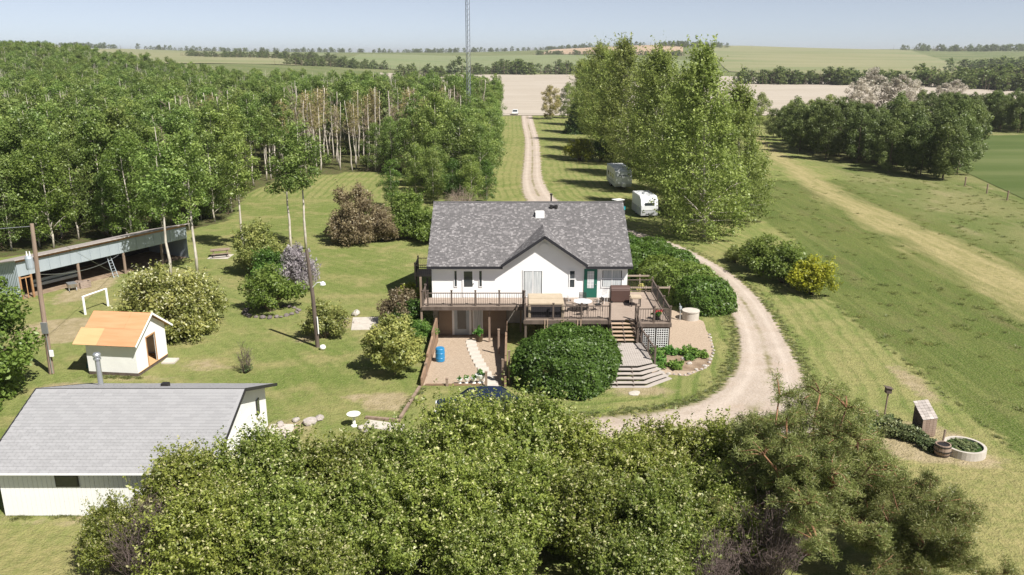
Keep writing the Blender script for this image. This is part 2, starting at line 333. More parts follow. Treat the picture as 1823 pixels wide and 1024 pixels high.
class NT:
    """tiny node-tree writer"""
    def __init__(s, name):
        s.m = bpy.data.materials.new(name); s.m.use_nodes = True; s.t = s.m.node_tree; s.p = s.t.nodes['Principled BSDF']
        s.p.inputs['Specular IOR Level'].default_value = .15; s.p.inputs['Roughness'].default_value = .95
        s.pos = s.t.nodes.new('ShaderNodeNewGeometry').outputs['Position']
    def lk(s, a, b): s.t.links.new(a, b)
    def attr(s, n): x = s.t.nodes.new('ShaderNodeAttribute'); x.attribute_name = n; return x.outputs['Fac']
    def val(s, inp, v):
        if hasattr(v, 'is_linked') or hasattr(v, 'node'): s.lk(v, inp)
        else: inp.default_value = v
    def math(s, op, a, b=0.0, c=None):
        x = s.t.nodes.new('ShaderNodeMath'); x.operation = op; s.val(x.inputs[0], a); s.val(x.inputs[1], b)
        if c is not None: s.val(x.inputs[2], c)
        return x.outputs[0]
    def noise(s, scale, detail=4, stretch=None, rough=.55, rotz=0):
        x = s.t.nodes.new('ShaderNodeTexNoise'); x.inputs['Scale'].default_value = scale; x.inputs['Detail'].default_value = detail; x.inputs['Roughness'].default_value = rough
        v = s.pos
        if stretch or rotz:
            mp = s.t.nodes.new('ShaderNodeMapping'); mp.inputs['Scale'].default_value = stretch or (1, 1, 1); mp.inputs['Rotation'].default_value = (0, 0, rotz); s.lk(v, mp.inputs[0]); v = mp.outputs[0]
        s.lk(v, x.inputs['Vector']); return x.outputs[0]
    def ramp(s, v, a, b):
        x = s.t.nodes.new('ShaderNodeMapRange'); x.clamp = True; s.val(x.inputs[0], v); x.inputs[1].default_value = a; x.inputs[2].default_value = b; return x.outputs[0]
    def mix(s, f, a, b):
        x = s.t.nodes.new('ShaderNodeMix'); x.data_type = 'RGBA'; s.val(x.inputs[0], f)
        for sock, c in ((x.inputs[6], a), (x.inputs[7], b)):
            if isinstance(c, tuple): sock.default_value = (*c, 1)
            else: s.lk(c, sock)
        return x.outputs[2]
    def bump(s, h, strength, dist=.1):
        x = s.t.nodes.new('ShaderNodeBump'); x.inputs['Strength'].default_value = strength; x.inputs['Distance'].default_value = dist; s.lk(h, x.inputs['Height']); s.lk(x.outputs[0], s.p.inputs['Normal'])

g = NT('grass_ground')
GREEN, LIGHT, DRY, TAN = (0.122, 0.170, 0.035), (0.196, 0.224, 0.070), (0.302, 0.257, 0.119), (0.360, 0.290, 0.158)
n_big, n_mid, n_fine, n_tiny = g.noise(.045, 5), g.noise(.35, 5), g.noise(2.2, 5), g.noise(9, 4)
c = g.mix(g.ramp(n_big, .40, .62), GREEN, LIGHT)
c = g.mix(g.math('MULTIPLY', g.ramp(n_mid, .50, .66), .85), c, DRY)
c = g.mix(g.math('MULTIPLY', g.ramp(g.noise(.16, 7, rough=.65), .53, .64), .7), c, (0.270, 0.245, 0.101))
c = g.mix(g.math('MULTIPLY', g.ramp(g.noise(.9, 5), .55, .70), .55), c, (0.090, 0.140, 0.025))
wob = g.math('ADD', g.attr('mow'), g.math('MULTIPLY', g.noise(.25, 2), 1.2))
st = g.math('SINE', g.math('MULTIPLY', wob, 5.6))
st2 = g.math('SINE', g.math('MULTIPLY', wob, 11.9))
stripe = g.ramp(g.math('ADD', st, g.math('MULTIPLY', st2, .5)), -1.0, 1.2)
c = g.mix(g.math('MULTIPLY', g.math('MULTIPLY', g.math('SUBTRACT', 1.0, stripe), g.attr('samp')), g.ramp(n_mid, .3, .62)), c, (0.257, 0.252, 0.097))
c = g.mix(g.math('MULTIPLY', g.math('MULTIPLY', g.ramp(stripe, .55, 1.0), g.attr('samp')), .42), c, (0.104, 0.150, 0.033))
c = g.mix(g.math('MULTIPLY', g.ramp(g.math('ADD', g.attr('straw'), g.math('MULTIPLY', g.math('SUBTRACT', g.noise(.55, 6, rough=.68), .5), 1.8)), .15, .85), .75), c, g.mix(g.ramp(g.noise(2.5, 4), .38, .62), (.325, .275, .125), (.235, .225, .085)))
# rough meadow past the mown edge
md = g.ramp(g.math('ADD', g.attr('meadow'), g.math('MULTIPLY', g.math('SUBTRACT', g.noise(.6, 4), .5), 3.5)), -.25, .35)
mcol = g.mix(g.ramp(g.noise(.16, 6, (1, .35, 1), rotz=.12), .40, .62), (0.077, 0.117, 0.021), (0.135, 0.157, 0.040))
mcol = g.mix(g.math('MULTIPLY', g.ramp(g.noise(.5, 6, (1, .22, 1), rotz=.08), .50, .68), .75), mcol, (0.184, 0.145, 0.072))
mcol = g.mix(.36, mcol, (.045, .078, .008))
mcol = g.mix(g.math('MULTIPLY', g.ramp(g.noise(1.1, 5, (1, .06, 1), rotz=.02), .48, .66), .6), mcol, (.165, .185, .055))
mcol = g.mix(g.math('MULTIPLY', g.ramp(g.noise(3.5, 5, (1, .5, 1)), .5, .7), .5), mcol, (.06, .095, .016))
mcol = g.mix(g.math('MULTIPLY', g.ramp(g.noise(1.3, 5), .52, .72), .7), mcol, (0.083, 0.136, 0.023))
c = g.mix(md, c, mcol)
rg = g.mix(g.ramp(g.noise(.12, 6, (1, .5, 1)), .38, .62), (0.104, 0.140, 0.035), (0.203, 0.201, 0.084))
rg = g.mix(g.math('MULTIPLY', g.ramp(g.noise(.4, 5, (1, .4, 1)), .54, .7), .8), rg, (0.270, 0.238, 0.123))
c = g.mix(g.attr('rough'), c, rg)
tk = g.math('ADD', g.attr('track'), g.math('MULTIPLY', g.math('SUBTRACT', g.noise(.5, 5, (1, .2, 1)), .5), 2.2))
c = g.mix(g.math('MULTIPLY', g.ramp(tk, -.2, .6), .9), c, g.mix(g.ramp(g.noise(1.2, 5, (1, .15, 1)), .4, .65), (.39, .325, .165), (.275, .245, .105)))
c = g.mix(g.attr('wild'), c, g.mix(g.ramp(g.noise(.012, 5), .4, .6), (0.090, 0.126, 0.044), (0.153, 0.168, 0.075)))
c = g.mix(g.math('MULTIPLY', g.ramp(n_fine, .40, .68), .55), c, g.mix(.55, c, (0.045, 0.070, 0.013)))
c = g.mix(g.math('MULTIPLY', g.ramp(n_tiny, .45, .72), .48), c, (0.306, 0.290, 0.132))
lit_ = g.ramp(g.math('ADD', g.attr('litter'), g.math('MULTIPLY', g.math('SUBTRACT', g.noise(.35, 5), .5), 1.0)), .35, .8)
c = g.mix(g.math('MULTIPLY', lit_, .85), c, g.mix(g.ramp(g.noise(1.2, 5), .38, .64), (.085, .062, .038), (.06, .085, .022)))
dr_ = g.ramp(g.math('ADD', g.attr('dirt'), g.math('MULTIPLY', g.math('SUBTRACT', g.noise(1.3, 6, rough=.7), .5), 1.9)), -.15, .45)
c = g.mix(g.math('MULTIPLY', dr_, .96), c, g.mix(g.ramp(g.noise(1.6, 5), .35, .65), (0.360, 0.295, 0.189), (0.270, 0.224, 0.123)))
g.lk(c, g.p.inputs['Base Color'])
g.bump(g.math('ADD', n_fine, g.math('MULTIPLY', n_tiny, .8)), .9, .16)
gme.materials.append(g.m)
tag(place('ground', gme), kind='structure')

def sheet(name, poly, m, lift=.05, step=None, jit=0.0, seed=1, attrs=None):
    """draped sheet over a polygon given in metres (fan-free: grid clipped by even-odd test on quads)"""
    import bmesh
    bm = bmesh.new(); r = random.Random(seed); pts = []
    n = len(poly)
    for i in range(n):
        a, b = Vector((*poly[i], 0)), Vector((*poly[(i + 1) % n], 0)); d = (b - a).length; k = max(1, int(d / (step or 2)))
        nn = Vector((-(b - a).y, (b - a).x, 0)).normalized()
        for q in range(k):
            p = a.lerp(b, q / k) + nn * r.uniform(-jit, jit); pts.append(p)
    vs_ = [bm.verts.new((p.x, p.y, 0)) for p in pts]; bm.faces.new(vs_)
    if step and step > 4:
        for ax in (0, 1):
            lo = min(p[ax] for p in pts); hi = max(p[ax] for p in pts); q = lo + step
            while q < hi:
                no = (1, 0, 0) if ax == 0 else (0, 1, 0); co = (q, 0, 0) if ax == 0 else (0, q, 0)
                bmesh.ops.bisect_plane(bm, geom=bm.verts[:] + bm.edges[:] + bm.faces[:], plane_co=co, plane_no=no); q += step
    bmesh.ops.triangulate(bm, faces=[f for f in bm.faces if len(f.verts) > 4])
    for v in bm.verts: v.co.z = H(v.co.x, v.co.y) + lift
    bmesh.ops.recalc_face_normals(bm, faces=bm.faces)
    for f in bm.faces:
        f.normal_update()
        if f.normal.z < 0: f.normal_flip()
    me = bpy.data.meshes.new(name); bm.to_mesh(me); bm.free(); me.materials.append(m)
    return tag(place(name, me), kind='structure')

def fieldmat(name, a, b, c_, s1, s2, stretch, rotz=0.0):
    f = NT(name); k = f.mix(f.ramp(f.noise(s1, 6), .38, .62), a, b)
    k = f.mix(f.math('MULTIPLY', f.ramp(f.noise(s2, 5, stretch, rotz=rotz), .42, .66), .7), k, c_); f.lk(k, f.p.inputs['Base Color'])
    f.bump(f.noise(1.0, 3), .4, .2); return f.m
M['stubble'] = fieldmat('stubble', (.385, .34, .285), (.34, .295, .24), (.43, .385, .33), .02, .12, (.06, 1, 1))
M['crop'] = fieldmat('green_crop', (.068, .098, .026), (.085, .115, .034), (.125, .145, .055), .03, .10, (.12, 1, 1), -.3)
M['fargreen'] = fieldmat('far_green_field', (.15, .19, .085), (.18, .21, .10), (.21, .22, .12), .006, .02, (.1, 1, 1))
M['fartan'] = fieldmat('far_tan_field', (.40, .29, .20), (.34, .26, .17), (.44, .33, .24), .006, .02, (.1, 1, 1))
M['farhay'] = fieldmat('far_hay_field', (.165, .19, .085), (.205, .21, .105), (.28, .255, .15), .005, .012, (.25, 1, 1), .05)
sheet('stubble_field', [(-40, 274), (420, 274), (640, 455), (300, 470), (240, 620), (170, 770), (-120, 770)], M['stubble'], .10, 40)
sheet('crop_field', [(60, 40), (66, 90), (69.5, 109), (77, 142), (92, 172), (106, 200), (165, 208), (420, 214), (420, 40)], M['crop'], .06, 30)
def bpoly(xs, ys): return [((x - 911) / 1518 * y, y) for x, y in zip(xs, ys)]
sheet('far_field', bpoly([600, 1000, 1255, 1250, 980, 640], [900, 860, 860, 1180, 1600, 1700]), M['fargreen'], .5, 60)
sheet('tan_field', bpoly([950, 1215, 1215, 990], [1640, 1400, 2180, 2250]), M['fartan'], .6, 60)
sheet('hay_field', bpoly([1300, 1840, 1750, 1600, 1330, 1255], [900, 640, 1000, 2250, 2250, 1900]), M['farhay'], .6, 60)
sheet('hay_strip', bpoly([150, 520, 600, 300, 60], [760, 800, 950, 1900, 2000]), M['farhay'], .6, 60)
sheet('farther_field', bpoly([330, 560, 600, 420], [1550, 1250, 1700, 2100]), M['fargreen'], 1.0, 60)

# driveway ribbon: gravel with wheel tracks and a ragged grassy edge
NA = 15
dv, da, df = [], [], []
for i in range(ND):
    rr_ = .28 * math.sin(i * 1.7) * math.sin(i * .37) + rng.uniform(-.14, .14); rl_ = .28 * math.sin(i * 1.3 + 2) * math.sin(i * .29) + rng.uniform(-.14, .14)
    w = np.linalg.norm(dr[i] - dl[i])
    for j in range(NA):
        t = j / (NA - 1); tt = t
        p = dl[i] * (1 - tt) + dr[i] * tt; dirn = (dr[i] - dl[i]) / w
        if j == 0: p = p + dirn * rl_
        if j == NA - 1: p = p + dirn * rr_
        z = H(p[0], p[1]) + .022 + (.02 if 0 < j < NA - 1 else -.014)
        dv.append((p[0], p[1], z)); da.append(t)
for i in range(ND - 1):
    for j in range(NA - 1): df.append((i * NA + j, i * NA + j + 1, (i + 1) * NA + j + 1, (i + 1) * NA + j))
dme = rawmesh('driveway', dv, df, None, True)
a = dme.attributes.new('across', 'FLOAT', 'POINT'); a.data.foreach_set('value', np.array(da, np.float32))
g = NT('driveway_gravel')
k = g.mix(g.ramp(g.noise(.5, 6), .36, .64), (.425, .362, .308), (.365, .308, .26))
k = g.mix(g.math('MULTIPLY', g.ramp(g.noise(6, 5), .45, .72), .5), k, (.30, .235, .175))
mid_ = g.math('ABSOLUTE', g.math('SUBTRACT', g.attr('across'), .52))
gr = g.math('MULTIPLY', g.ramp(g.math('ADD', mid_, g.math('MULTIPLY', g.noise(1.4, 5), .25)), .20, .12), g.ramp(g.noise(.11, 3), .42, .55))
ruts = g.math('ABSOLUTE', g.math('SUBTRACT', mid_, .26)); k = g.mix(g.math('MULTIPLY', g.ramp(g.math('ADD', ruts, g.math('MULTIPLY', g.noise(.8, 5), .14)), .17, .07), .45), k, (.54, .47, .41))
k = g.mix(g.math('MULTIPLY', g.ramp(g.noise(.22, 6, rough=.7), .52, .66), .35), k, (.36, .27, .20))
k = g.mix(g.math('MULTIPLY', gr, .9), k, (.17, .155, .07))
ed = g.ramp(g.math('ADD', mid_, g.math('MULTIPLY', g.noise(1.1, 5), .22)), .53, .62)
k = g.mix(g.math('MULTIPLY', ed, .9), k, (.17, .16, .065))
g.lk(k, g.p.inputs['Base Color']); g.bump(g.noise(7, 5), .6, .08); dme.materials.append(g.m)
tag(place('driveway', dme), kind='structure')
sheet('gravel_road', [(-200, 266.5), (300, 266.5), (300, 273), (-200, 273)], M['stubble'], .12, 30)
# gravel court, sloping down to the basement door
cv = [(PX0, PY0, .0), (PX1, PY0, .0), (PX1, PY1 + .3, -.86), (PX0, PY1 + .3, -.86)]
n_ = 24; pv, pf = [], []
for j in range(n_ + 1):
    for i in range(n_ + 1):
        u, v = i / n_, j / n_; pv.append((PX0 + (PX1 - PX0) * u, PY0 + (PY1 + .3 - PY0) * v, -.86 * min(1, v * 1.15) + .02 * math.sin(i * 2.1) * math.sin(j * 1.7) * (0 < i < n_)))
for j in range(n_):
    for i in range(n_): pf.append((j * (n_ + 1) + i, j * (n_ + 1) + i + 1, (j + 1) * (n_ + 1) + i + 1, (j + 1) * (n_ + 1) + i))
def court_z(y): return -.86 * min(1, max(0, (y - PY0) / (PY1 + .3 - PY0)) * 1.15)
tag(place('gravel_court', rawmesh('gravel_court', pv, pf, M['gravel'], True)), kind='structure')
# dirt patches and slabs
def blob(cx, cy, rx, ry, n=40, seed=0, amp=.12):
    r = random.Random(seed); ph = [r.uniform(0, 6.28) for _ in range(5)]
    return [(cx + rx * math.cos(t) * (1 + amp * sum(math.sin(k * t + ph[k - 1]) / k for k in range(2, 6))), cy + ry * math.sin(t) * (1 + amp * sum(math.cos(k * t + ph[k - 1]) / k for k in range(2, 6)))) for t in np.linspace(0, 2 * PI, n, False)]
sheet('gravel_bed', [(8.7, 58.8), (8.7, 47.6), (10.8, 47.3), (12.4, 48.6), (13.5, 51.5), (14.0, 55), (14.2, 58), (13.2, 60.3), (11.0, 61.5), (9.0, 61.5)], M['gravel'], .014, 1, .08)
sheet('flower_soil', blob(10.9, 49.9, 2.0, 1.75, seed=9, amp=.08), M['soil'], .022, 1)

# ------------------------------------------------------------------ foliage builders
def unit(n, r=rng):
    v = r.normal(size=(n, 3)); return v / np.linalg.norm(v, axis=1, keepdims=True)
def leaf_arrays(Cn, N, size, tint, aspect=.55, r=rng, bias=None):
    n = len(Cn); t = np.cross(N, unit(n, r) if bias is None else bias); t /= (np.linalg.norm(t, axis=1, keepdims=True) + 1e-9); b = np.cross(N, t)
    s = (size * np.clip(r.lognormal(-.05, .32, n), .4, 1.8))[:, None] * .5
    V = np.stack([Cn + t * s, Cn + b * s * aspect, Cn - t * s, Cn - b * s * aspect], 1).reshape(-1, 3)
    return V, tint
def quads_mesh(name, parts):
    """parts: list of (verts (4n,3), tint (n,), material); each four points one leaf"""
    V = np.concatenate([p[0] for p in parts]); T = np.concatenate([p[1] for p in parts]); nf = len(T)
    me = bpy.data.meshes.new(name); me.vertices.add(len(V)); me.vertices.foreach_set('co', V.astype(np.float32).ravel())
    me.loops.add(nf * 4); me.polygons.add(nf); me.loops.foreach_set('vertex_index', np.arange(nf * 4, dtype=np.int32))
    me.polygons.foreach_set('loop_start', np.arange(0, nf * 4, 4, dtype=np.int32)); me.update(calc_edges=True)
    a = me.attributes.new('tint', 'FLOAT', 'FACE'); a.data.foreach_set('value', T.astype(np.float32))
    mi = []
    for k, p in enumerate(parts): me.materials.append(p[2]); mi += [k] * len(p[1])
    me.polygons.foreach_set('material_index', np.array(mi, np.int32)); return me
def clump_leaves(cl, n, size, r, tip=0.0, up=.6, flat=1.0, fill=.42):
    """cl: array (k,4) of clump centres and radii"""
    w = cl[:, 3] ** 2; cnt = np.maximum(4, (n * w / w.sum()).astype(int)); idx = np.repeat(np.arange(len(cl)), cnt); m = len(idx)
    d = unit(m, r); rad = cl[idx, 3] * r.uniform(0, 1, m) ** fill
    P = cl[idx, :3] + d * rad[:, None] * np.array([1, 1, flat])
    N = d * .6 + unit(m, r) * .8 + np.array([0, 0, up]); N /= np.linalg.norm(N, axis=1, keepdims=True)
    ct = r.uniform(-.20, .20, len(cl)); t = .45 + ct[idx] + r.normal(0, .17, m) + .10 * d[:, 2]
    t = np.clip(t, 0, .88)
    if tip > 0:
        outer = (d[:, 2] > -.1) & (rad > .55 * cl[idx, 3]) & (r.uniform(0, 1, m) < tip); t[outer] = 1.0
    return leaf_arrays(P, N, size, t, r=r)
def shoots(cl, ns, size, r, bias, l0, l1, k=26, spread=.13, tip=0):
    """leafy sprays that leave the clumps in a common direction and feather the outline"""
    base = cl[r.integers(0, len(cl), ns)]; d = unit(ns, r) * .75 + np.array(bias); d /= np.linalg.norm(d, axis=1, keepdims=True)
    Ls = base[:, 3] * r.uniform(l0, l1, ns); tt = r.uniform(.2, 1, (ns, k))
    P = base[:, None, :3] + d[:, None, :] * (Ls[:, None] * tt)[..., None] + r.normal(0, 1, (ns, k, 3)) * (base[:, 3] * spread)[:, None, None]; P = P.reshape(-1, 3)
    t2 = np.clip(.5 + np.repeat(r.uniform(-.22, .25, ns), k) + r.normal(0, .14, len(P)), 0, .88)
    if tip: t2[(r.uniform(0, 1, len(P)) < tip * 2) & (tt.ravel() > .7)] = 1
    N = unit(len(P), r) * .8 + np.repeat(d, k, 0) * .2 + [0, 0, .5]; N /= np.linalg.norm(N, axis=1, keepdims=True)
    return leaf_arrays(P, N, size, t2, r=r)
def mound(seed, rx, h, n, size, lm, bm):
    """clipped-looking dense bush: leaves on a lumpy dome"""
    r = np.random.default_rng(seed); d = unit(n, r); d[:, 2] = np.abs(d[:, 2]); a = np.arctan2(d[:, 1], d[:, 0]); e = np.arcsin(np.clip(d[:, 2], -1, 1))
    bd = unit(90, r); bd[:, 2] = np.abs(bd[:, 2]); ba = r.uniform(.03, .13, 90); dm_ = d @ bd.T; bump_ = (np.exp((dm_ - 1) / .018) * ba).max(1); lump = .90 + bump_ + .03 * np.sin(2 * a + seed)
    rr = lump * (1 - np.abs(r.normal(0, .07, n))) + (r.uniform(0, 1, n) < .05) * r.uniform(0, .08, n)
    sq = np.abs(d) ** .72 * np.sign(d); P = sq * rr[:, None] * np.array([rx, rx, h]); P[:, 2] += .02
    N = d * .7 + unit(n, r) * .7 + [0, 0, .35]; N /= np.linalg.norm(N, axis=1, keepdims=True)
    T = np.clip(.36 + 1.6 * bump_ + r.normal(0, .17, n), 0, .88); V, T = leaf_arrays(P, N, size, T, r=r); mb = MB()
    for i in range(9): q = P[r.integers(0, n)] * .8; limb(mb, (0, 0, -.1), q, .04, .012, r, 3, .2, 4)
    return quads_mesh('foliage', [(V, T, lm)]), mbmesh(mb, 'stems', bm)
def limb(mb, a, b, r0, r1, r, seg=4, wig=.08, n=5):
    a = np.array(a, float); b = np.array(b, float); Ln = np.linalg.norm(b - a); pts = []
    for i in range(seg + 1):
        t = i / seg; p = a + (b - a) * t + (r.normal(0, wig * Ln / seg, 3) if 0 < i < seg else 0); p[2] += .10 * Ln * math.sin(PI * t) * (0 if abs(b[2] - a[2]) > .8 * Ln else 1)
        pts.append(p)
    mb.tube(pts, [r0 + (r1 - r0) * i / seg for i in range(seg + 1)], n); return pts
def mbmesh(mb, name, m, smooth=True): return rawmesh(name, mb.v, mb.f, m, smooth)

def shrub(seed, h, rad, ncl, nl, size, lm, bm, tip=0, stems=7, spike=.25, low=.12, crad=.30, sl=(.9, 1.9)):
    r = np.random.default_rng(seed); cl = []
    for i in range(ncl):
        d = unit(1, r)[0]; d[2] = abs(d[2]) * 1.0 - .12; k = r.uniform(.45, .86) if i % 4 else r.uniform(.1, .5)
        a = math.atan2(d[1], d[0]); lob = 1 + .16 * math.sin(3 * a + seed) + .10 * math.sin(5 * a + 2 * seed)
        z = h * (low + (1 - low) * max(.05, (d[2] * k + .16)) * .92)
        cl.append([d[0] * rad * k * lob, d[1] * rad * k * lob, min(z, h * .9), rad * crad * r.uniform(.65, 1.2)])
    cl = np.array(cl)
    V, T = clump_leaves(cl, int(nl * (1 - spike)), size, r, tip)
    V2, T2 = shoots(cl, int(nl * spike / 26), size, r, (0, 0, .8), *sl, tip=tip)
    mb = MB()
    for i in range(stems):
        q = cl[r.integers(0, len(cl))]; limb(mb, (r.normal(0, .06 * rad), r.normal(0, .06 * rad), -.1), q[:3], .022 * h, .006 * h, r, 4, .25, 4)
    return quads_mesh('foliage', [(V, T, lm), (V2, T2, lm)]), mbmesh(mb, 'stems', bm)

def broadleaf(seed, h, cw, nl, size, lm, bm, base=.18, ncl=46, tr=.02, lean=(0, 0), tip=0, crad=.16, narrow=False, feather=0):
    """single-trunk tree; cw crown radius; base: crown base as a share of h"""
    r = np.random.default_rng(seed); cl = []; mb = MB()
    top = np.array([lean[0] * h, lean[1] * h, h * .93]); trunk = limb(mb, (0, 0, -.2), top, tr * h, tr * h * .08, r, 7, .045, 7)
    for i in range(ncl):
        u = (i + r.uniform(0, 1)) / ncl; z = h * (base + (.95 - base) * u)
        prof = (math.sin(PI * (u * .86 + .14)) ** .6) if not narrow else (.35 + .65 * math.sin(PI * (u * .8 + .15)))
        if feather: prof = min(1.0, .62 + 1.7 * u) * (1 - u) ** .62 + .05
        a = i * 2.4 + r.uniform(-.5, .5); q = cw * prof * r.uniform(.35, .95)
        c0 = np.array([lean[0] * z + q * math.cos(a), lean[1] * z + q * math.sin(a), z + r.normal(0, .02 * h)])
        cl.append([*c0, h * crad * r.uniform(.55, 1.15) * (.65 + .35 * prof)])
        if i % 2 == 0:
            zz = max(h * .1, z - q * .6); limb(mb, (lean[0] * zz, lean[1] * zz, zz), c0, tr * h * .32 * (1.1 - u), tr * h * .05, r, 3, .15, 4)
    cl = np.array(cl); V, T = clump_leaves(cl, int(nl * (1 - feather)), size, r, tip, flat=.85); parts = [(V, T, lm)]
    if feather: parts.append((*shoots(cl, int(nl * feather / 26), size, r, (-.5, .1, .8), 1.3, 4.6), lm))
    return quads_mesh('crown', parts), mbmesh(mb, 'trunk', bm)

def bare_tree(seed, h, cw, bm, n=46, tr=.012, start=.42, leaves=0, lm=None, size=.3):
    r = np.random.default_rng(seed); mb = MB(); tb = MB()
    limb(tb, (0, 0, -.2), (r.normal(0, .03 * h), r.normal(0, .03 * h), h), tr * h, tr * h * .25, r, 7, .05, 6); tips = []
    for i in range(n):
        u = r.uniform(start, .98); a = r.uniform(0, 6.28); q = cw * r.uniform(.4, 1) * (1.25 - u)
        p1 = np.array([q * math.cos(a), q * math.sin(a), u * h + q * .8]); pts = limb(mb, (0, 0, u * h), p1, tr * h * .22, tr * h * .05, r, 3, .25, 3)
        for k in range(3):
            b = np.array(pts[r.integers(1, 4)]); e = b + unit(1, r)[0] * q * .5 + [0, 0, q * .35]; limb(mb, b, e, tr * h * .09, tr * h * .03, r, 2, .2, 3); tips.append(e)
    cm = mbmesh(mb, 'branches', bm); tm = mbmesh(tb, 'trunk', M['bark_pale'] if bm is M['twig_pink'] else bm)
    if leaves:
        tp = np.array(tips); cl = np.concatenate([tp, np.full((len(tp), 1), .45)], 1); V, T = clump_leaves(cl, leaves, size, r)
        lmsh = quads_mesh('crown', [(V, T, lm)]); return lmsh, tm, cm
    return cm, tm

def twig_bush(seed, h, rad, n, bm):
    r = np.random.default_rng(seed); mb = MB()
    for i in range(n):
        a = r.uniform(0, 6.28); q = rad * math.sqrt(r.uniform(0, 1)); e = np.array([q * math.cos(a), q * math.sin(a), h * r.uniform(.55, 1) * (1.05 - .4 * (q / rad) ** 2)])
        s0 = np.array([q * .35 * math.cos(a), q * .35 * math.sin(a), 0]); pts = limb(mb, s0, e, .018, .006, r, 4, .2, 3)
        for k in range(6):
            b = np.array(pts[r.integers(2, 5)]); limb(mb, b, b + unit(1, r)[0] * .4 + [0, 0, .22], .008, .004, r, 2, .3, 3)
    return mbmesh(mb, 'twigs', bm)

def conifer(seed, h, rad, nl, size, lm, bm):
    r = np.random.default_rng(seed); cl = []; mb = MB(); limb(mb, (0, 0, -.1), (0, 0, h * .97), .018 * h, .004 * h, r, 5, .02, 6)
    lev = 16
    for i in range(lev):
        u = i / (lev - 1); q = rad * (1 - u) ** .85 + .1; k = max(3, int(11 * (1 - u)) + 2)
        for j in range(k):
            a = 2 * PI * (j + r.uniform(-.3, .3)) / k + i; s = r.uniform(.6, 1)
            cl.append([q * s * math.cos(a), q * s * math.sin(a), h * (.06 + .9 * u) - q * .15, .10 * rad + q * .22])
    cl = np.array(cl); V, T = clump_leaves(cl, nl, size, r, up=.1, flat=.6); return quads_mesh('crown', [(V, T, lm)]), mbmesh(mb, 'trunk', bm)

def pine(seed, h, rad, nl, lm, bm, limbs=26):
    """old open-grown pine: forking orange limbs that carry brushes of needles"""
    r = np.random.default_rng(seed); mb = MB(); P, N, B, T = [], [], [], []
    fork = np.array([0, 0, h * .14]); limb(mb, (0, 0, -.3), fork, .036 * h, .032 * h, r, 3, .04, 8); tipsC = []
    for i in range(limbs):
        a = 2.4 * i + r.uniform(-.4, .4); u = i / limbs; el = .25 + 1.15 * u; R = rad * (1.05 - .35 * u) * r.uniform(.8, 1.1)
        e = np.array([R * math.cos(a) * math.cos(el * .8), R * math.sin(a) * math.cos(el * .8), h * (.30 + .66 * u) * r.uniform(.9, 1.04)])
        pts = limb(mb, fork * r.uniform(.6, 1.6), e, .016 * h * (1.1 - .5 * u), .004 * h, r, 5, .16, 6)
        for q in range(24):
            k = r.integers(2, 6); b = np.array(pts[k]) if k < 5 else e; d = unit(1, r)[0]; d[2] = abs(d[2]) * .7; le = r.uniform(.35, 1.0) * rad * .30
            tp = b + d * le; limb(mb, b, tp, .006 * h, .002 * h, r, 2, .15, 3); tipsC.append(tp); tipsC.append(b + (tp - b) * .6)
    tc = np.array(tipsC); k = nl // len(tc); idx = np.repeat(np.arange(len(tc)), k); m = len(idx)
    sd_ = unit(m, r); sd_[:, 2] = sd_[:, 2] * .7 + .35; sd_ /= np.linalg.norm(sd_, axis=1, keepdims=True)
    ln = r.uniform(.10, .22, m); base = tc[idx] + r.normal(0, .11, (m, 3)); mid = base + sd_ * ln[:, None] * .5
    side = np.cross(sd_, unit(m, r)); side /= np.linalg.norm(side, axis=1, keepdims=True); wd = .011
    V = np.stack([mid + sd_ * ln[:, None] * .5, mid + side * wd, mid - sd_ * ln[:, None] * .5, mid - side * wd], 1).reshape(-1, 3)
    ct = r.uniform(-.2, .2, len(tc)); T = np.clip(.45 + ct[idx] + r.normal(0, .15, m), 0, .88); T[r.uniform(0, 1, m) < .05] = 1
    return quads_mesh('crown', [(V, T, lm)]), mbmesh(mb, 'trunk', bm)

def plant(name, label, cat, x, y, crown, stem, sc=1.0, rz=None, group=None, cn='crown', sn='trunk', z=None, leaf=None, extra=None, zs=None, yscale=None):
    t = thing(name, label, cat, (x, y, H(x, y) if z is None else z), random.uniform(0, 6.28) if rz is None else rz, group)
    t.scale = (sc, sc if yscale is None else yscale, sc if zs is None else zs)
    if stem: place(sn, stem, t)
    o = place(cn, crown, t)
    if leaf:
        for s in o.material_slots: s.link = 'OBJECT'; s.material = leaf
    if extra: place(extra[0], extra[1], t)
    return t

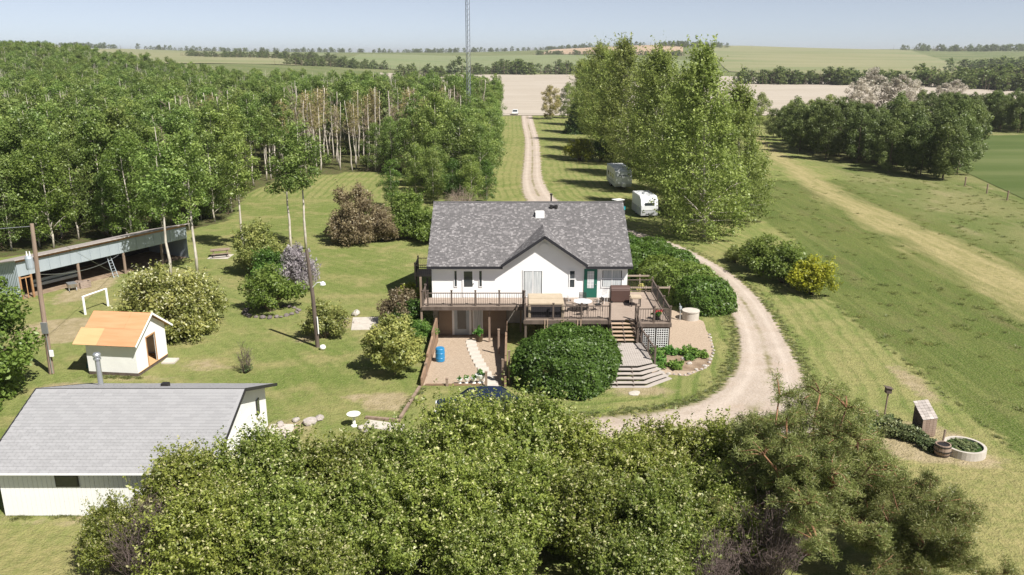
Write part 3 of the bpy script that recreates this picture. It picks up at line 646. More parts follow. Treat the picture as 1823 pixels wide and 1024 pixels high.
def scatter(name, label_kind, pts, scl, vid, variants, zoff=0.0, sz=None):
    """one stuff object: countless like plants as instances on points"""
    P = np.array([(x, y, H(x, y) + zoff) for x, y in pts], np.float32)
    me = bpy.data.meshes.new(name); me.vertices.add(len(P)); me.vertices.foreach_set('co', P.ravel())
    for nm, arr, tp in (('rz', rng.uniform(0, 6.28, len(P)), 'FLOAT'), ('sc', np.array(scl), 'FLOAT'), ('szz', np.array(scl if sz is None else sz), 'FLOAT')):
        a = me.attributes.new(nm, tp, 'POINT'); a.data.foreach_set('value', np.asarray(arr, np.float32))
    a = me.attributes.new('vid', 'INT', 'POINT'); a.data.foreach_set('value', np.asarray(vid, np.int32))
    o = place(name, me); o['kind'] = 'stuff'; o['label'] = label_kind
    nt = bpy.data.node_groups.new(name + '_nodes', 'GeometryNodeTree')
    nt.interface.new_socket('Geometry', in_out='INPUT', socket_type='NodeSocketGeometry'); nt.interface.new_socket('Geometry', in_out='OUTPUT', socket_type='NodeSocketGeometry')
    gi = nt.nodes.new('NodeGroupInput'); go = nt.nodes.new('NodeGroupOutput'); jn = nt.nodes.new('GeometryNodeJoinGeometry'); ip = nt.nodes.new('GeometryNodeInstanceOnPoints')
    for vobj in reversed(variants):
        gt = nt.nodes.new('GeometryNodeGeometryToInstance'); nt.links.new(gt.outputs[0], jn.inputs[0])
        for part in vobj:
            oi = nt.nodes.new('GeometryNodeObjectInfo'); oi.inputs['Object'].default_value = part; oi.inputs['As Instance'].default_value = False
            nt.links.new(oi.outputs['Geometry'], gt.inputs[0])
    def na(n, tp):
        x = nt.nodes.new('GeometryNodeInputNamedAttribute'); x.data_type = tp; x.inputs['Name'].default_value = n; return x.outputs[0]
    cr = nt.nodes.new('ShaderNodeCombineXYZ'); nt.links.new(na('rz', 'FLOAT'), cr.inputs[2])
    cs = nt.nodes.new('ShaderNodeCombineXYZ'); s_ = na('sc', 'FLOAT'); nt.links.new(s_, cs.inputs[0]); nt.links.new(s_, cs.inputs[1]); nt.links.new(na('szz', 'FLOAT'), cs.inputs[2])
    ip.inputs['Pick Instance'].default_value = True
    nt.links.new(gi.outputs[0], ip.inputs['Points']); nt.links.new(jn.outputs[0], ip.inputs['Instance']); nt.links.new(na('vid', 'INT'), ip.inputs['Instance Index'])
    nt.links.new(cr.outputs[0], ip.inputs['Rotation']); nt.links.new(cs.outputs[0], ip.inputs['Scale']); nt.links.new(ip.outputs[0], go.inputs[0])
    md_ = o.modifiers.new('scatter', 'NODES'); md_.node_group = nt
    return o
def sources(*mes): return [bpy.data.objects.new(me.name + '_source', me) for me in mes]
def poisson(poly, d, seed=0, jitter=.42):
    r = np.random.default_rng(seed); xs = [p[0] for p in poly]; ys = [p[1] for p in poly]
    X, Y = np.meshgrid(np.arange(min(xs), max(xs), d), np.arange(min(ys), max(ys), d)); X[1::2] += d / 2
    P = np.stack([X.ravel(), Y.ravel()], 1) + r.uniform(-jitter * d, jitter * d, (X.size, 2)); return P[inpoly(P, poly)]

# ------------------------------------------------------------------ the woods
ASP = [broadleaf(100 + i, 13.0, 2.1, 5400, .235, L['aspen'], M['bark_pale'], base=.50, ncl=30, tr=.0118, crad=.076, narrow=True) for i in range(5)]
ASPL = [broadleaf(120 + i, 12.0, 3.0, 8200, .23, L['aspen'], M['bark_pale'], base=.14, ncl=40, tr=.010, crad=.10) for i in range(3)]     # leafy to the ground, at the wood's edge
BARE = [bare_tree(140 + i, 12.5, 2.4, M['twig_pink'], 34, .0115, .40) for i in range(3)]
BARL = []
for i in range(2):
    cr_, tr_, br_ = bare_tree(150 + i, 12.5, 2.4, M['twig_pink'], 30, .0115, .45, 900, L['sparse'], .22); BARL.append((cr_, tr_, br_))
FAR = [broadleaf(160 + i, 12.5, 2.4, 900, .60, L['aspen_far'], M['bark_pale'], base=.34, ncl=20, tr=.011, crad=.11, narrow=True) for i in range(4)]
UND = [shrub(170 + i, 2.4, 1.7, 22, 1500, .24, L['aspen'], M['bark_brown'], stems=5) for i in range(3)]
wp = poisson(WOOD, 3.5, 5)
# thin by what the camera could see plus a margin
bear = wp[:, 0] / wp[:, 1]; wp = wp[(bear > -.78)]
edge_d = np.full(len(wp), 1e9); E_ = [(-3.5, 112), (-4.0, 200), (-4, 262), None, (-75, 84), (-50, 78), (-43.5, 84), (-38, 87), (-34, 96), (-38, 116), (-36, 134), (-21, 138), (-15, 128), (-13, 116), (-8.5, 108), (-3.5, 112)]
for k in range(len(E_) - 1):
    if E_[k] is None or E_[k + 1] is None: continue
    a_, b_ = np.array(E_[k]), np.array(E_[k + 1]); ab = b_ - a_; t_ = np.clip(((wp - a_) @ ab) / (ab @ ab), 0, 1); edge_d = np.minimum(edge_d, np.linalg.norm(wp - a_ - t_[:, None] * ab, axis=1))
vis = edge_d * 2.2 + wp[:, 1] * .5
order = np.argsort(vis); nearI, farI = order[:285], order[285:]
def bareness(x, y):
    """patches of dead and late-leafing aspen in the middle of the wood"""
    return math.exp(-(((x + 24) / 12) ** 2 + ((y - 150) / 22) ** 2)) * 1.1 + math.exp(-(((x + 48) / 13) ** 2 + ((y - 158) / 26) ** 2)) * 1.0 + .35 * math.exp(-(((x + 8) / 4) ** 2 + ((y - 165) / 40) ** 2)) + .10
def where(x, y):
    if x > -14: return 'beside the lane just behind the house' if y < 128 else 'beside the middle of the gravel lane' if y < 190 else 'beside the lane close to the road'
    if y < 100: return 'behind the long open shed'
    if y < 122: return 'above the picnic table'
    if x < -38: return 'inside the wood beyond the picnic table'
    return 'at the far lawn edge above the tan shrub' if x < -27 else 'at the far lawn edge above the purple shrub'

for i in nearI:
    x, y = wp[i]; b_ = bareness(x, y); u = random.random(); leafy = edge_d[i] < 4.5 and random.random() < (.85 if x > -16 or y < 100 else .25)
    if u < b_ and not leafy:
        if random.random() < .55: k = random.choice(BARE); t = plant('bare_aspen', 'bare pale aspen with leafless twigs ' + where(x, y), 'tree', x, y, k[0], k[1], random.uniform(.85, 1.1), group='bare aspens ' + where(x, y), cn='branches')
        else: k = random.choice(BARL); t = plant('sparse_aspen', 'thin leaved pale aspen among the woods ' + where(x, y), 'tree', x, y, k[0], k[1], random.uniform(.85, 1.1), group='thin aspens ' + where(x, y), extra=('branches', k[2]))
    elif leafy:
        k = random.choice(ASPL); plant('aspen_tree', 'leafy aspen green almost to the ground ' + where(x, y), 'tree', x, y, k[0], k[1], random.uniform(.62, 1.0), group='leafy aspens ' + where(x, y))
    else:
        k = random.choice(ASP); plant('tall_aspen', 'slender white trunked aspen, high crowned, ' + where(x, y), 'tree', x, y, k[0], k[1], random.uniform(.85, 1.12), group='slender aspens ' + where(x, y))
fv = []
for i in farI:
    x, y = wp[i]
    if y < 175 and edge_d[i] < 40:
        fv.append(9 + random.randrange(3) if random.random() < bareness(x, y) else random.randrange(5))
    else: fv.append(5 + random.randrange(4) if random.random() > .02 else 9 + random.randrange(3))
VAR = [sources(*a) for a in ASP] + [sources(*a) for a in FAR] + [sources(*a) for a in BARE]
scatter('woodland', 'dense aspen woodland stretching away to the hills', wp[farI], rng.uniform(.82, 1.14, len(farI)), fv, VAR)
up_ = poisson(WOOD, 4.6, 11); ue = up_[(up_[:, 0] / up_[:, 1] > -.75) & (up_[:, 1] < 190) & (up_[:, 0] > -95) & ((up_[:, 0] > -15) | (up_[:, 1] < 112) | (rng.uniform(0, 1, len(up_)) < .35))]
scatter('undergrowth', 'leafy undergrowth between the aspen trunks', ue, rng.uniform(.5, 1.15, len(ue)), rng.integers(0, 3, len(ue)), [sources(*a) for a in UND])

for q, (x, y, s_, lb) in enumerate([(-10.5, 108.5, .62, 'low leafy aspen straight behind the house ridge, outermost'), (-7.6, 105.5, .55, 'low leafy aspen straight behind the house ridge, second along'), (-5.2, 104.5, .6, 'low leafy aspen straight behind the house ridge, third along'), (-3.4, 108.0, .5, 'low leafy aspen behind the house nearest the lane'), (-13.2, 112, .66, 'low leafy aspen behind the vivid green shrub'), (-15.5, 104.5, .55, 'low leafy aspen behind the purple shrub')]):
    plant('young_aspen', lb, 'tree', x, y, *ASPL[q % 3], s_, leaf=L['deep'] if q % 2 else None)
plant('bare_thicket', 'pale leafless thicket behind the house by the lane', 'bush', -6.4, 101.5, twig_bush(331, 3.0, 2.2, 120, M['twig_pink']), None, 1.0, cn='twigs')
# nearer trees left of the clearing, in front of and behind the long shed
spots = [(-52, 88), (-46, 92), (-41, 88.5), (-57, 96), (-36.5, 91), (-50, 101), (-62, 90), (-43, 100), (-35, 101), (-68, 100), (-39.5, 83.5), (-47, 82), (-55, 80)]
for q, (x, y) in enumerate(spots):
    k = ASPL[q % 3]; plant('balsam_poplar', 'bright green broad poplar rising behind the long shed roof', 'tree', x, y, k[0], k[1], random.uniform(.88, 1.12), group='poplars behind the long shed', leaf=L['bright'] if q % 3 else None)
k = ASP[0]
for x, y, s_, lb in [(-30.4, 70.5, .95, 'white aspen trunk standing before the long shed, nearer its open end'), (-28.6, 72.0, 1.0, 'white aspen trunk standing before the long shed, beside the pale shrub'), (-27.2, 81.0, .92, 'aspen with grey trunk at the closed far end of the long shed'), (-22.2, 80.5, .95, 'tall thin aspen above the picnic table, more leaning of two'), (-21.0, 81.5, 1.0, 'tall thin aspen above the picnic table, more upright of two')]:
    plant('lone_aspen', lb, 'tree', x, y, ASP[random.randrange(5)][0], ASP[random.randrange(5)][1], s_)

# ------------------------------------------------------------------ poplar row right of the lane
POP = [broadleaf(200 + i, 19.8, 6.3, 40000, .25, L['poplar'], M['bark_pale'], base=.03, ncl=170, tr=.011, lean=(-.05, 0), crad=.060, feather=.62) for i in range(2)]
prow = [(20.8, 87, 1.0), (26.4, 95, .80), (22.2, 103, .86), (21.6, 117, 1.0), (28.5, 112, .62), (22.5, 132, .92), (21.0, 149, 1.08), (28, 140, .7), (20.5, 166, .98), (20.5, 184, 1.06), (20.0, 206, .88), (20.0, 230, .86), (29.5, 101, .42), (34, 150, .5)]
pl_lab = ['huge poplar nearest the house with foliage sweeping to the ground', 'tall poplar just right behind the nearest huge poplar', 'poplar towering over the grey covered trailer', 'poplar towering over the white travel trailer', 'shorter poplar on the meadow side of the row behind the trailers', 'poplar in the row just past the white travel trailer', 'highest poplar in the middle of the row', 'mid row poplar on the meadow side', 'poplar in the row level with the two lane side bushes', 'poplar in the row behind the dark brush pile', 'poplar in the row beside the dark spruce', 'last poplar of the row before the road', 'young poplar at the meadow edge of the row', 'smallest young poplar by the mown track']
for q, (x, y, s_) in enumerate(prow): plant('poplar_tree', pl_lab[q], 'tree', x, y, POP[q % 2][0], POP[q % 2][1], s_, rz=random.uniform(-.5, .5))

# ------------------------------------------------------------------ groves, belts and single trees further out
GRV = [broadleaf(220 + i, 11.0, 3.4, 8500, .28, L['dark'], M['bark_brown'], base=.10, ncl=40, tr=.012, crad=.11) for i in range(4)]
gp = poisson([(59, 134), (67, 127), (74, 128), (79, 140), (86, 160), (88, 185), (78, 200), (62, 198), (58, 180), (57, 155)], 5.2, 21)
for x, y in gp:
    front = y < 150; k = random.choice(GRV); lb = 'dark leafy tree in the front of the grove by the mown track' if front else 'dark leafy tree deep in the grove beyond the mown track'
    plant('grove_tree', lb, 'tree', x, y, k[0], k[1], random.uniform(.75, 1.06) * (.8 if y > 180 else 1), group='front trees of the grove' if front else 'deep trees of the grove')
for x, y in poisson([(106, 206), (122, 208), (160, 212), (172, 232), (140, 236), (110, 226)], 4.8, 22):
    k = random.choice(GRV); plant('copse_tree', 'dark tree in the copse behind the green crop field', 'tree', x, y, k[0], k[1], random.uniform(.72, .95), group='copse behind the crop field')
for x, y, s_ in [(55, 205, .75), (61, 214, .8), (66, 222, .85), (72, 216, .7), (48, 196, .7), (80, 224, .7), (88, 232, .8)]:
    k = random.choice(GRV); plant('willow_tree', 'loose green tree between the poplar row and the grove', 'tree', x, y, k[0], k[1], s_, group='loose trees between poplars and grove', leaf=L['poplar'])
BLO = [broadleaf(240 + i, 9.0, 4.2, 3400, .42, L['blossom'], M['bark_brown'], base=.08, ncl=34, tr=.012, crad=.14) for i in range(2)]
for q, (x, y, s_) in enumerate([(118, 285, 1.0), (125, 292, 1.25), (132, 286, 1.1), (139, 290, .9), (146, 284, .85), (152, 289, .9), (72, 262, .7), (64, 258, .75)]):
    plant('blossom_tree', 'pale blossoming tree beyond the dark grove' if q < 6 else 'pale thin tree beside the poplars before the beige field', 'tree', x, y, *BLO[q % 2], s_ * (1.3 if q < 6 else 1.1), group='pale trees beyond the grove' if q < 6 else 'pale trees beside the poplars')
k = GRV[0]; plant('greyish_tree', 'greyish loose tree at the end of the lane by the road', 'tree', 11.5, 252, *GRV[1], .95, leaf=L['sparse']); plant('greyish_tree', 'greener tree next to the greyish tree by the road', 'tree', 17.0, 256, *GRV[2], 1.0, leaf=L['aspen'])
SPR = conifer(250, 9.5, 3.2, 7000, .36, L['spruce'], M['bark_brown'])
plant('spruce_tree', 'dark spruce standing right of the lane near the road', 'tree', 15.8, 207, *SPR, .95); plant('spruce_tree', 'second dark spruce close behind the first by the lane', 'tree', 18.5, 214, *SPR, .8)
FARB = [broadleaf(260 + i, 12, 4.4, 420, 1.25, L['dark'], M['bark_brown'], base=.05, ncl=18, tr=.012, crad=.15) for i in range(3)]
FB = [sources(*a) for a in FARB]
def belt(name, label, pts, w, n, smin=.7, smax=1.1, seed=1):
    r = np.random.default_rng(seed); P = []
    pts = [np.array(p, float) for p in pts]; Ls = [np.linalg.norm(pts[i + 1] - pts[i]) for i in range(len(pts) - 1)]
    for i in range(len(pts) - 1):
        for _ in range(int(n * Ls[i] / sum(Ls))): P.append(pts[i] + (pts[i + 1] - pts[i]) * r.uniform(0, 1) + r.normal(0, w, 2))
    q_ = r.uniform(smin, smax, len(P)); scatter(name, label, P, q_ * 1.3, r.integers(0, 3, len(P)), FB, sz=q_ * r.uniform(.7, 1.05, len(P)))
def bp(x, y): return ((x - 911) / 1518 * y, y)
belt('shelterbelt', 'tree belt behind the beige field', [bp(1325, 560), bp(1560, 520), bp(1760, 465), bp(1850, 430)], 6, 420, .6, .95, 2)
belt('far_thicket', 'thicket at the head of the beige field', [bp(835, 800), bp(910, 790), bp(985, 800)], 14, 110, .7, 1.35, 3)
belt('far_thicket', 'small far thicket right of the lane head', [bp(1000, 790), bp(1060, 780)], 10, 46, .7, 1.2, 4)
belt('far_thicket', 'thicket at the wood top before the green field', [bp(715, 700), bp(780, 720)], 10, 45, .6, 1.0, 5)
belt('far_hedgerow', 'hedgerow along the foot of the green field', [bp(520, 820), bp(600, 860), bp(680, 880)], 10, 150, .45, .85, 6)
belt('far_hedgerow', 'hedgerow climbing the far left fields', [bp(330, 1350), bp(480, 1150), bp(600, 1000)], 9, 420, .5, .9, 7)
belt('skyline_trees', 'tree line on the left skyline', [bp(90, 2150), bp(210, 2150)], 22, 130, .7, 1.3, 8)
belt('skyline_trees', 'long tree line on the middle skyline', [bp(245, 2200), bp(420, 2250), bp(640, 2300), bp(960, 2300)], 22, 640, .55, 1.15, 9)
belt('skyline_trees', 'tree line above the tan field', [bp(940, 2320), bp(1060, 2300), bp(1140, 2280)], 16, 260, .6, 1.1, 10)
belt('skyline_trees', 'wooded knoll on the skyline behind the poplars', [bp(1185, 1900), bp(1270, 1850)], 30, 200, .7, 1.2, 11)
belt('far_hedgerow', 'hedgerow below the tan field', [bp(950, 1620), bp(1080, 1500), bp(1230, 1400)], 8, 300, .5, .8, 12)
belt('skyline_trees', 'tree line on the right skyline', [bp(1625, 2000), bp(1740, 1900), bp(1840, 1800)], 26, 260, .8, 1.5, 13)
belt('far_thicket', 'dark thicket on the far right slope', [bp(1770, 900), bp(1850, 850)], 30, 160, .8, 1.3, 14)
belt('far_thicket', 'dark wood at the right of the tree belt', [bp(1745, 520), bp(1840, 500)], 14, 110, .8, 1.15, 15)

# ------------------------------------------------------------------ house
YW, ZD = 57.6, 2.0                       # front wall, main floor
HX0, HX1, HB = -5.84, 8.4, 69.6          # side walls, back wall
EZ, RZ, RY = 4.62, 7.86, 63.6            # eave, ridge
def shingle_mesh(o, u, v, n, Wd, Ln, tw, ex, keepf=None, seed=0, th=.012, jit=.03):
    """rows of overlapping tabs over a slope: o corner at the eave, u along, v up the slope"""
    r = random.Random(seed); vv, ff, tt = [], [], []; o, u, v, n = Vector(o), Vector(u), Vector(v), Vector(n)
    for i in range(int(Ln / ex)):
        off = r.uniform(0, tw); x = -off
        while x < Wd:
            w = tw * r.uniform(.75, 1.25); a, b = max(0, x), min(Wd, x + w - .008); x += w
            if b - a < .03: continue
            y0 = i * ex + r.uniform(-.005, .005); y1 = (i + 1.12) * ex
            c_ = o + u * ((a + b) / 2) + v * ((y0 + y1) / 2)
            if keepf and not keepf(c_): continue
            t_ = th * r.uniform(.8, 1.5); k = len(vv)
            vv += [o + u * a + v * y0, o + u * b + v * y0, o + u * b + v * y0 + n * t_, o + u * a + v * y0 + n * t_, o + u * b + v * y1 + n * .003, o + u * a + v * y1 + n * .003]
            ff += [(k, k + 1, k + 2, k + 3), (k + 3, k + 2, k + 4, k + 5)]; q = min(1, max(0, r.gauss(.40, .17))) if r.random() < .82 else r.uniform(.7, 1); tt += [q, q]
    return vv, ff, tt
def tintmat(name, a, b, c_, rough=.9):
    m = NT(name); at = m.attr('tint'); k = m.mix(m.ramp(at, .0, .55), a, b); k = m.mix(m.ramp(at, .5, 1.0), k, c_)
    k = m.mix(m.math('MULTIPLY', m.ramp(m.noise(.6, 4), .4, .65), .25), k, a); k = m.mix(m.math('MULTIPLY', m.ramp(m.noise(60, 2), .4, .7), .3), k, a)
    m.lk(k, m.p.inputs['Base Color']); m.p.inputs['Roughness'].default_value = rough; return m.m
M['shingle'] = tintmat('brown_grey_shingle', (.108, .104, .107), (.160, .153, .157), (.315, .30, .305))
hs = thing('house', 'white bungalow with grey shingle roof and front gable above wooden decks', 'house', (1.3, YW, 0))
sm = NT('lap_siding'); wv = sm.t.nodes.new('ShaderNodeTexWave'); wv.wave_type = 'BANDS'; wv.bands_direction = 'Z'; wv.wave_profile = 'SAW'; wv.inputs['Scale'].default_value = 1.25; sm.lk(sm.pos, wv.inputs['Vector'])
sm.lk(sm.mix(sm.ramp(sm.noise(.8, 4), .3, .7), (.83, .83, .825), (.78, .78, .78)), sm.p.inputs['Base Color']); sm.p.inputs['Roughness'].default_value = .55; sm.bump(wv.outputs[0], .35, .02); M['lap'] = sm.m
DX, DA, DHW = 2.33, 6.62, 3.0            # front gable: centre, apex height, half width
wall = MB(); wall.box(HX0, HX1, YW, HB, ZD - .25, EZ - .02)
wall.prism([(YW + .002, EZ - .02), (HB - .002, EZ - .02), (RY, RZ - .16)], HX0, HX0 + .15).prism([(YW + .002, EZ - .02), (HB - .002, EZ - .02), (RY, RZ - .16)], HX1 - .15, HX1)
wo = wall.build('wall', M['lap'], hs)
MB().prism([(DX - DHW + .12, EZ - .10), (DX + DHW - .12, EZ - .10), (DX, DA - .06)], YW - .004, YW + .5, 'y').build('gable_wall', M['lap'], hs)
MB().box(HX0 + .02, HX1 - .02, YW + .1, HB - .1, -.95, ZD - .26).build('foundation', M['concrete'], hs)
ov, gv = .52, .30                        # eave and gable overhangs
sl_ = (RZ - EZ) / (RY - YW)
rf = MB()
for sgn in (1, -1):
    y0 = YW - ov if sgn == 1 else HB + ov; z0 = EZ - ov * sl_ + .12
    if sgn == -1: rf.slab([(HX0 - gv, y0, z0), (HX1 + gv, y0, z0), (HX1 + gv, RY, RZ + .12), (HX0 - gv, RY, RZ + .12)], .12); continue
    zc = EZ + .12 + .45 * sl_
    for xa, xb, ya, za in ((HX0 - gv, DX - DHW, y0, z0), (DX - DHW, DX + DHW, YW + .45, zc), (DX + DHW, HX1 + gv, y0, z0)): rf.slab([(xa, ya, za), (xb, ya, za), (xb, RY, RZ + .12), (xa, RY, RZ + .12)], .12)
# cut-out for the gable is hidden under the gable roof
roof = rf.build('roof', M['fascia'], hs)
def under_gable(p): return (DA - (DA - EZ + .1) / DHW * abs(p.x - DX)) > (p.z + .02)
vvec = Vector((0, RY - YW + ov, RZ + .12 - (EZ - ov * sl_ + .12))); Lv = vvec.length; vvec.normalize(); nrm = Vector((0, -vvec.z, vvec.y))
sv, sf, st_ = shingle_mesh(Vector((HX0 - gv, YW - ov - .02, EZ - ov * sl_ + .125)), (1, 0, 0), vvec, nrm, HX1 - HX0 + 2 * gv, Lv + .02, .17, .13, lambda p: not under_gable(p), 3)
L0 = hs.location
shing = place('shingles', rawmesh('shingles', [(p[0] - L0[0], p[1] - L0[1], p[2] - L0[2]) for p in sv], sf, M['shingle'], tint=st_), roof); shing['kind'] = 'stuff'
MB().tube([(HX0 - gv, RY, RZ + .12), (HX1 + gv, RY, RZ + .12)], .09, 6).build('ridge_cap', M['shingle'], roof)
# gable roof
gy0 = YW - ov - .06; gb = YW + (DA - EZ) / sl_ + .25; gsl = (DA - EZ + .1) / DHW
dm = MB()
for s_ in (-1, 1):
    e = (DX + s_ * (DHW + .05), EZ - .1 - .05 * gsl)
    dm.slab([(e[0], gy0, e[1] + .1), (DX, gy0, DA + .1), (DX, gb, DA + .1), (e[0], YW - ov + .35, e[1] + .1)], .14)
gr_ = dm.build('gable_roof', M['fascia'], hs)
gsv, gsf, gst = [], [], []
for s_ in (-1, 1):
    ax = Vector((-s_ * DHW, 0, gsl * DHW)).normalized(); nn = Vector((s_ * gsl, 0, 1)).normalized(); Lg = math.hypot(DHW + .05, gsl * (DHW + .05))
    a_, b_, c_ = shingle_mesh(Vector((DX + s_ * (DHW + .05), gy0 - .01, EZ - .1 - .05 * gsl + .105)), (0, 1, 0), ax, nn, gb - gy0, Lg, .27, .148, lambda p: p.z > EZ - ov * sl_ + .12 + sl_ * (p.y - YW + ov) - .05, 9 + s_)
    k = len(gsv); gsv += a_; gsf += [tuple(i + k for i in q) for q in b_]; gst += c_
o = place('shingles', rawmesh('shingles', [(p[0] - L0[0], p[1] - L0[1], p[2] - L0[2]) for p in gsv], gsf, M['shingle'], tint=gst), gr_); o['kind'] = 'stuff'
rake = MB()
for s_ in (-1, 1): rake.bar((DX + s_ * (DHW + .1), gy0 - .03, EZ - .12), (DX, gy0 - .03, DA + .02), .05, .20)
rake.build('rake_board', M['fascia'], gr_)
ev = MB(); ev.box(HX0 - gv, DX - DHW, YW - ov - .05, YW - ov - .003, EZ - ov * sl_ - .06, EZ - ov * sl_ + .09); ev.build('fascia_board', M['fascia'], roof)
ev = MB(); ev.box(DX + DHW, HX1 + gv, YW - ov - .05, YW - ov - .003, EZ - ov * sl_ - .06, EZ - ov * sl_ + .09); ev.build('fascia_board', M['fascia'], roof)
for xa, xb in ((HX0 - gv + .02, DX - DHW + .02), (DX + DHW - .02, HX1 + gv - .02)): MB().box(xa, xb, YW - ov + .02, YW - .002, EZ - .30, EZ - .28).build('soffit', M['trim'], roof)
# roof fittings
def on_roof(y): return EZ + .12 + sl_ * (y - YW)
zr = on_roof(62.0); bx_ = MB(); bx_.box(1.78, 2.48, 61.85, 62.45, zr - .1, zr + .42); bx_.build('roof_vent', M['trim'], roof, .03)
zr = on_roof(62.9); q = MB(); q.tube([(3.05, 62.9, zr - .1), (3.05, 62.9, zr + .28)], .12, 8).tube([(3.42, 62.9, zr - .1), (3.42, 62.9, zr + .28)], .12, 8).box(2.95, 3.55, 62.8, 63.0, zr + .12, zr + .24); q.build('vent_stack', M['metal_black'], roof)
MB().tube([(3.1, 64.3, 7.2), (3.1, 64.3, 8.5)], .06, 8).tube([(3.1, 64.3, 8.42), (3.1, 64.3, 8.55)], .10, 8).build('chimney_pipe', M['metal_black'], roof)
MB().lathe([(.34, 0), (.34, .05), (.26, .05), (.26, .03)], (0, 0, 0), 20, 'y').build('gable_vent', M['trim'], hs, local=True).location = (DX - 1.3, -.07, 5.75)
def window(parent, x0, x1, z0, z1, y=YW, cols=1, rows=1, name='window', fr=.07, curtain=True, frame=None, wm=None):
    w = MB()
    w.box(x0, x1, y - .05, y - .002, z0, z0 + fr).box(x0, x1, y - .05, y - .002, z1 - fr, z1).box(x0, x0 + fr, y - .05, y - .002, z0 + fr, z1 - fr).box(x1 - fr, x1, y - .05, y - .002, z0 + fr, z1 - fr)
    for c_ in range(1, cols): xx = x0 + (x1 - x0) * c_ / cols; w.box(xx - .035, xx + .035, y - .045, y - .002, z0 + fr, z1 - fr)
    for c_ in range(1, rows): zz = z0 + (z1 - z0) * c_ / rows; w.box(x0 + fr, x1 - fr, y - .046, y - .002, zz - .03, zz + .03)
    f = w.build(name, frame or M['trim'], parent)
    for i in range(cols):
        for j in range(rows):
            a, b = x0 + (x1 - x0) * i / cols + .04, x0 + (x1 - x0) * (i + 1) / cols - .04; c0, c1 = z0 + (z1 - z0) * j / rows + .04, z0 + (z1 - z0) * (j + 1) / rows - .04
            MB().box(a, b, y - .022, y - .004, c0, c1).build('pane', wm or M['glass'], f)
    if curtain:
        for i in range(cols):
            a, b = x0 + (x1 - x0) * i / cols + .05, x0 + (x1 - x0) * (i + 1) / cols - .05; n = 14; v, ff = [], []
            for k_ in range(n + 1):
                xx = a + (b - a) * (.12 + .88 * k_ / n if i == 0 else .88 * k_ / n); yy = y - .027 - .006 * math.sin(k_ * 2.2); v += [(xx - L0[0], yy - L0[1], z0 + .10 - L0[2]), (xx - L0[0], yy - L0[1], z1 - .09 - L0[2])]
            for k_ in range(n): ff.append((2 * k_, 2 * k_ + 2, 2 * k_ + 3, 2 * k_ + 1))
            place('curtain', rawmesh('curtain', v, ff, M['curtain'], True), f)
    return f
window(hs, 6.50, 8.06, 2.74, 4.12, cols=2, rows=2)['label'] = 'four pane window with lace curtains'
window(hs, 4.14, 4.62, 2.70, 4.08, rows=2, curtain=False)
pd = window(hs, .78, 2.26, 2.02, 4.08, cols=2, name='patio_door'); pd['label'] = 'sliding glass patio door with white curtains'
# green entry door
gd = MB().box(5.24, 6.20, YW - .06, YW - .003, ZD, 4.16).build('door', M['green_door'], hs); gd['label'] = 'dark green entry door with a tall window'
MB().box(5.48, 5.96, YW - .075, YW - .061, 2.72, 4.0).build('pane', M['curtain'], gd)
gm_ = MB(); gm_.box(5.71, 5.73, YW - .082, YW - .076, 2.72, 4.0)
for k in range(1, 5): gm_.box(5.48, 5.96, YW - .082, YW - .076, 2.72 + k * .256 - .01, 2.72 + k * .256 + .01)
gm_.build('glazing_bar', M['trim'], gd); MB().tube([(6.10, YW - .06, 3.0), (6.10, YW - .13, 3.0)], .035, 8).build('handle', M['galv'], gd)
MB().box(5.60, 5.74, YW - .14, YW - .002, 4.22, 4.42).build('porch_light', M['metal_black'], hs)
# white entry door with sidelights
ed_ = MB().box(-3.62, -2.76, YW - .05, YW - .003, ZD, 4.12).build('door', M['trim'], hs); ed_['label'] = 'white entry door with dark glass and sidelights'
MB().box(-3.50, -2.88, YW - .06, YW - .051, 2.82, 3.98).build('pane', M['glass'], ed_); MB().tube([(-2.82, YW - .05, 3.05), (-2.82, YW - .12, 3.05)], .035, 8).build('handle', M['metal_black'], ed_)
window(hs, -4.22, -3.98, 2.80, 4.05, curtain=False, name='sidelight', fr=.04); window(hs, -2.42, -2.16, 2.80, 4.05, curtain=False, name='sidelight', fr=.04)
# basement wall of vertical tan boards, door and window
n = 25; bw = (PX1 - PX0) / n; pm = rawmesh('plank', *(lambda m: (m.v, m.f))(MB().box(0, bw - .012, -.03, 0, 0, 2.55)), M['tanwall'])
bwall = MB().box(PX0, PX1, YW - .05, YW + .09, -.95, ZD - .27).build('basement_wall', M['tanwall'], hs)
for i in range(n): place('plank', pm, bwall, (PX0 + i * bw - L0[0], YW - .051 - L0[1], -.86 - L0[2]))
bd = MB().box(-4.25, -3.15, YW - .16, YW - .084, -.84, 1.30).build('door', M['bluemetal'], hs); bd['label'] = 'grey storm door of the basement'
MB().box(-4.02, -3.38, YW - .175, YW - .161, -.4, 1.18).build('pane', M['glass'], bd)
for x in (-4.33, -3.07): MB().box(x - .08, x + .08, YW - .17, YW - .084, -.84, 1.38).build('door_post', M['trim'], bd)
bw_ = MB().box(-2.9, -2.15, YW - .15, YW - .084, -.6, 1.2).build('window', M['trim'], hs); MB().box(-2.82, -2.23, YW - .165, YW - .151, -.3, 1.1).build('pane', M['curtain'], bw_)

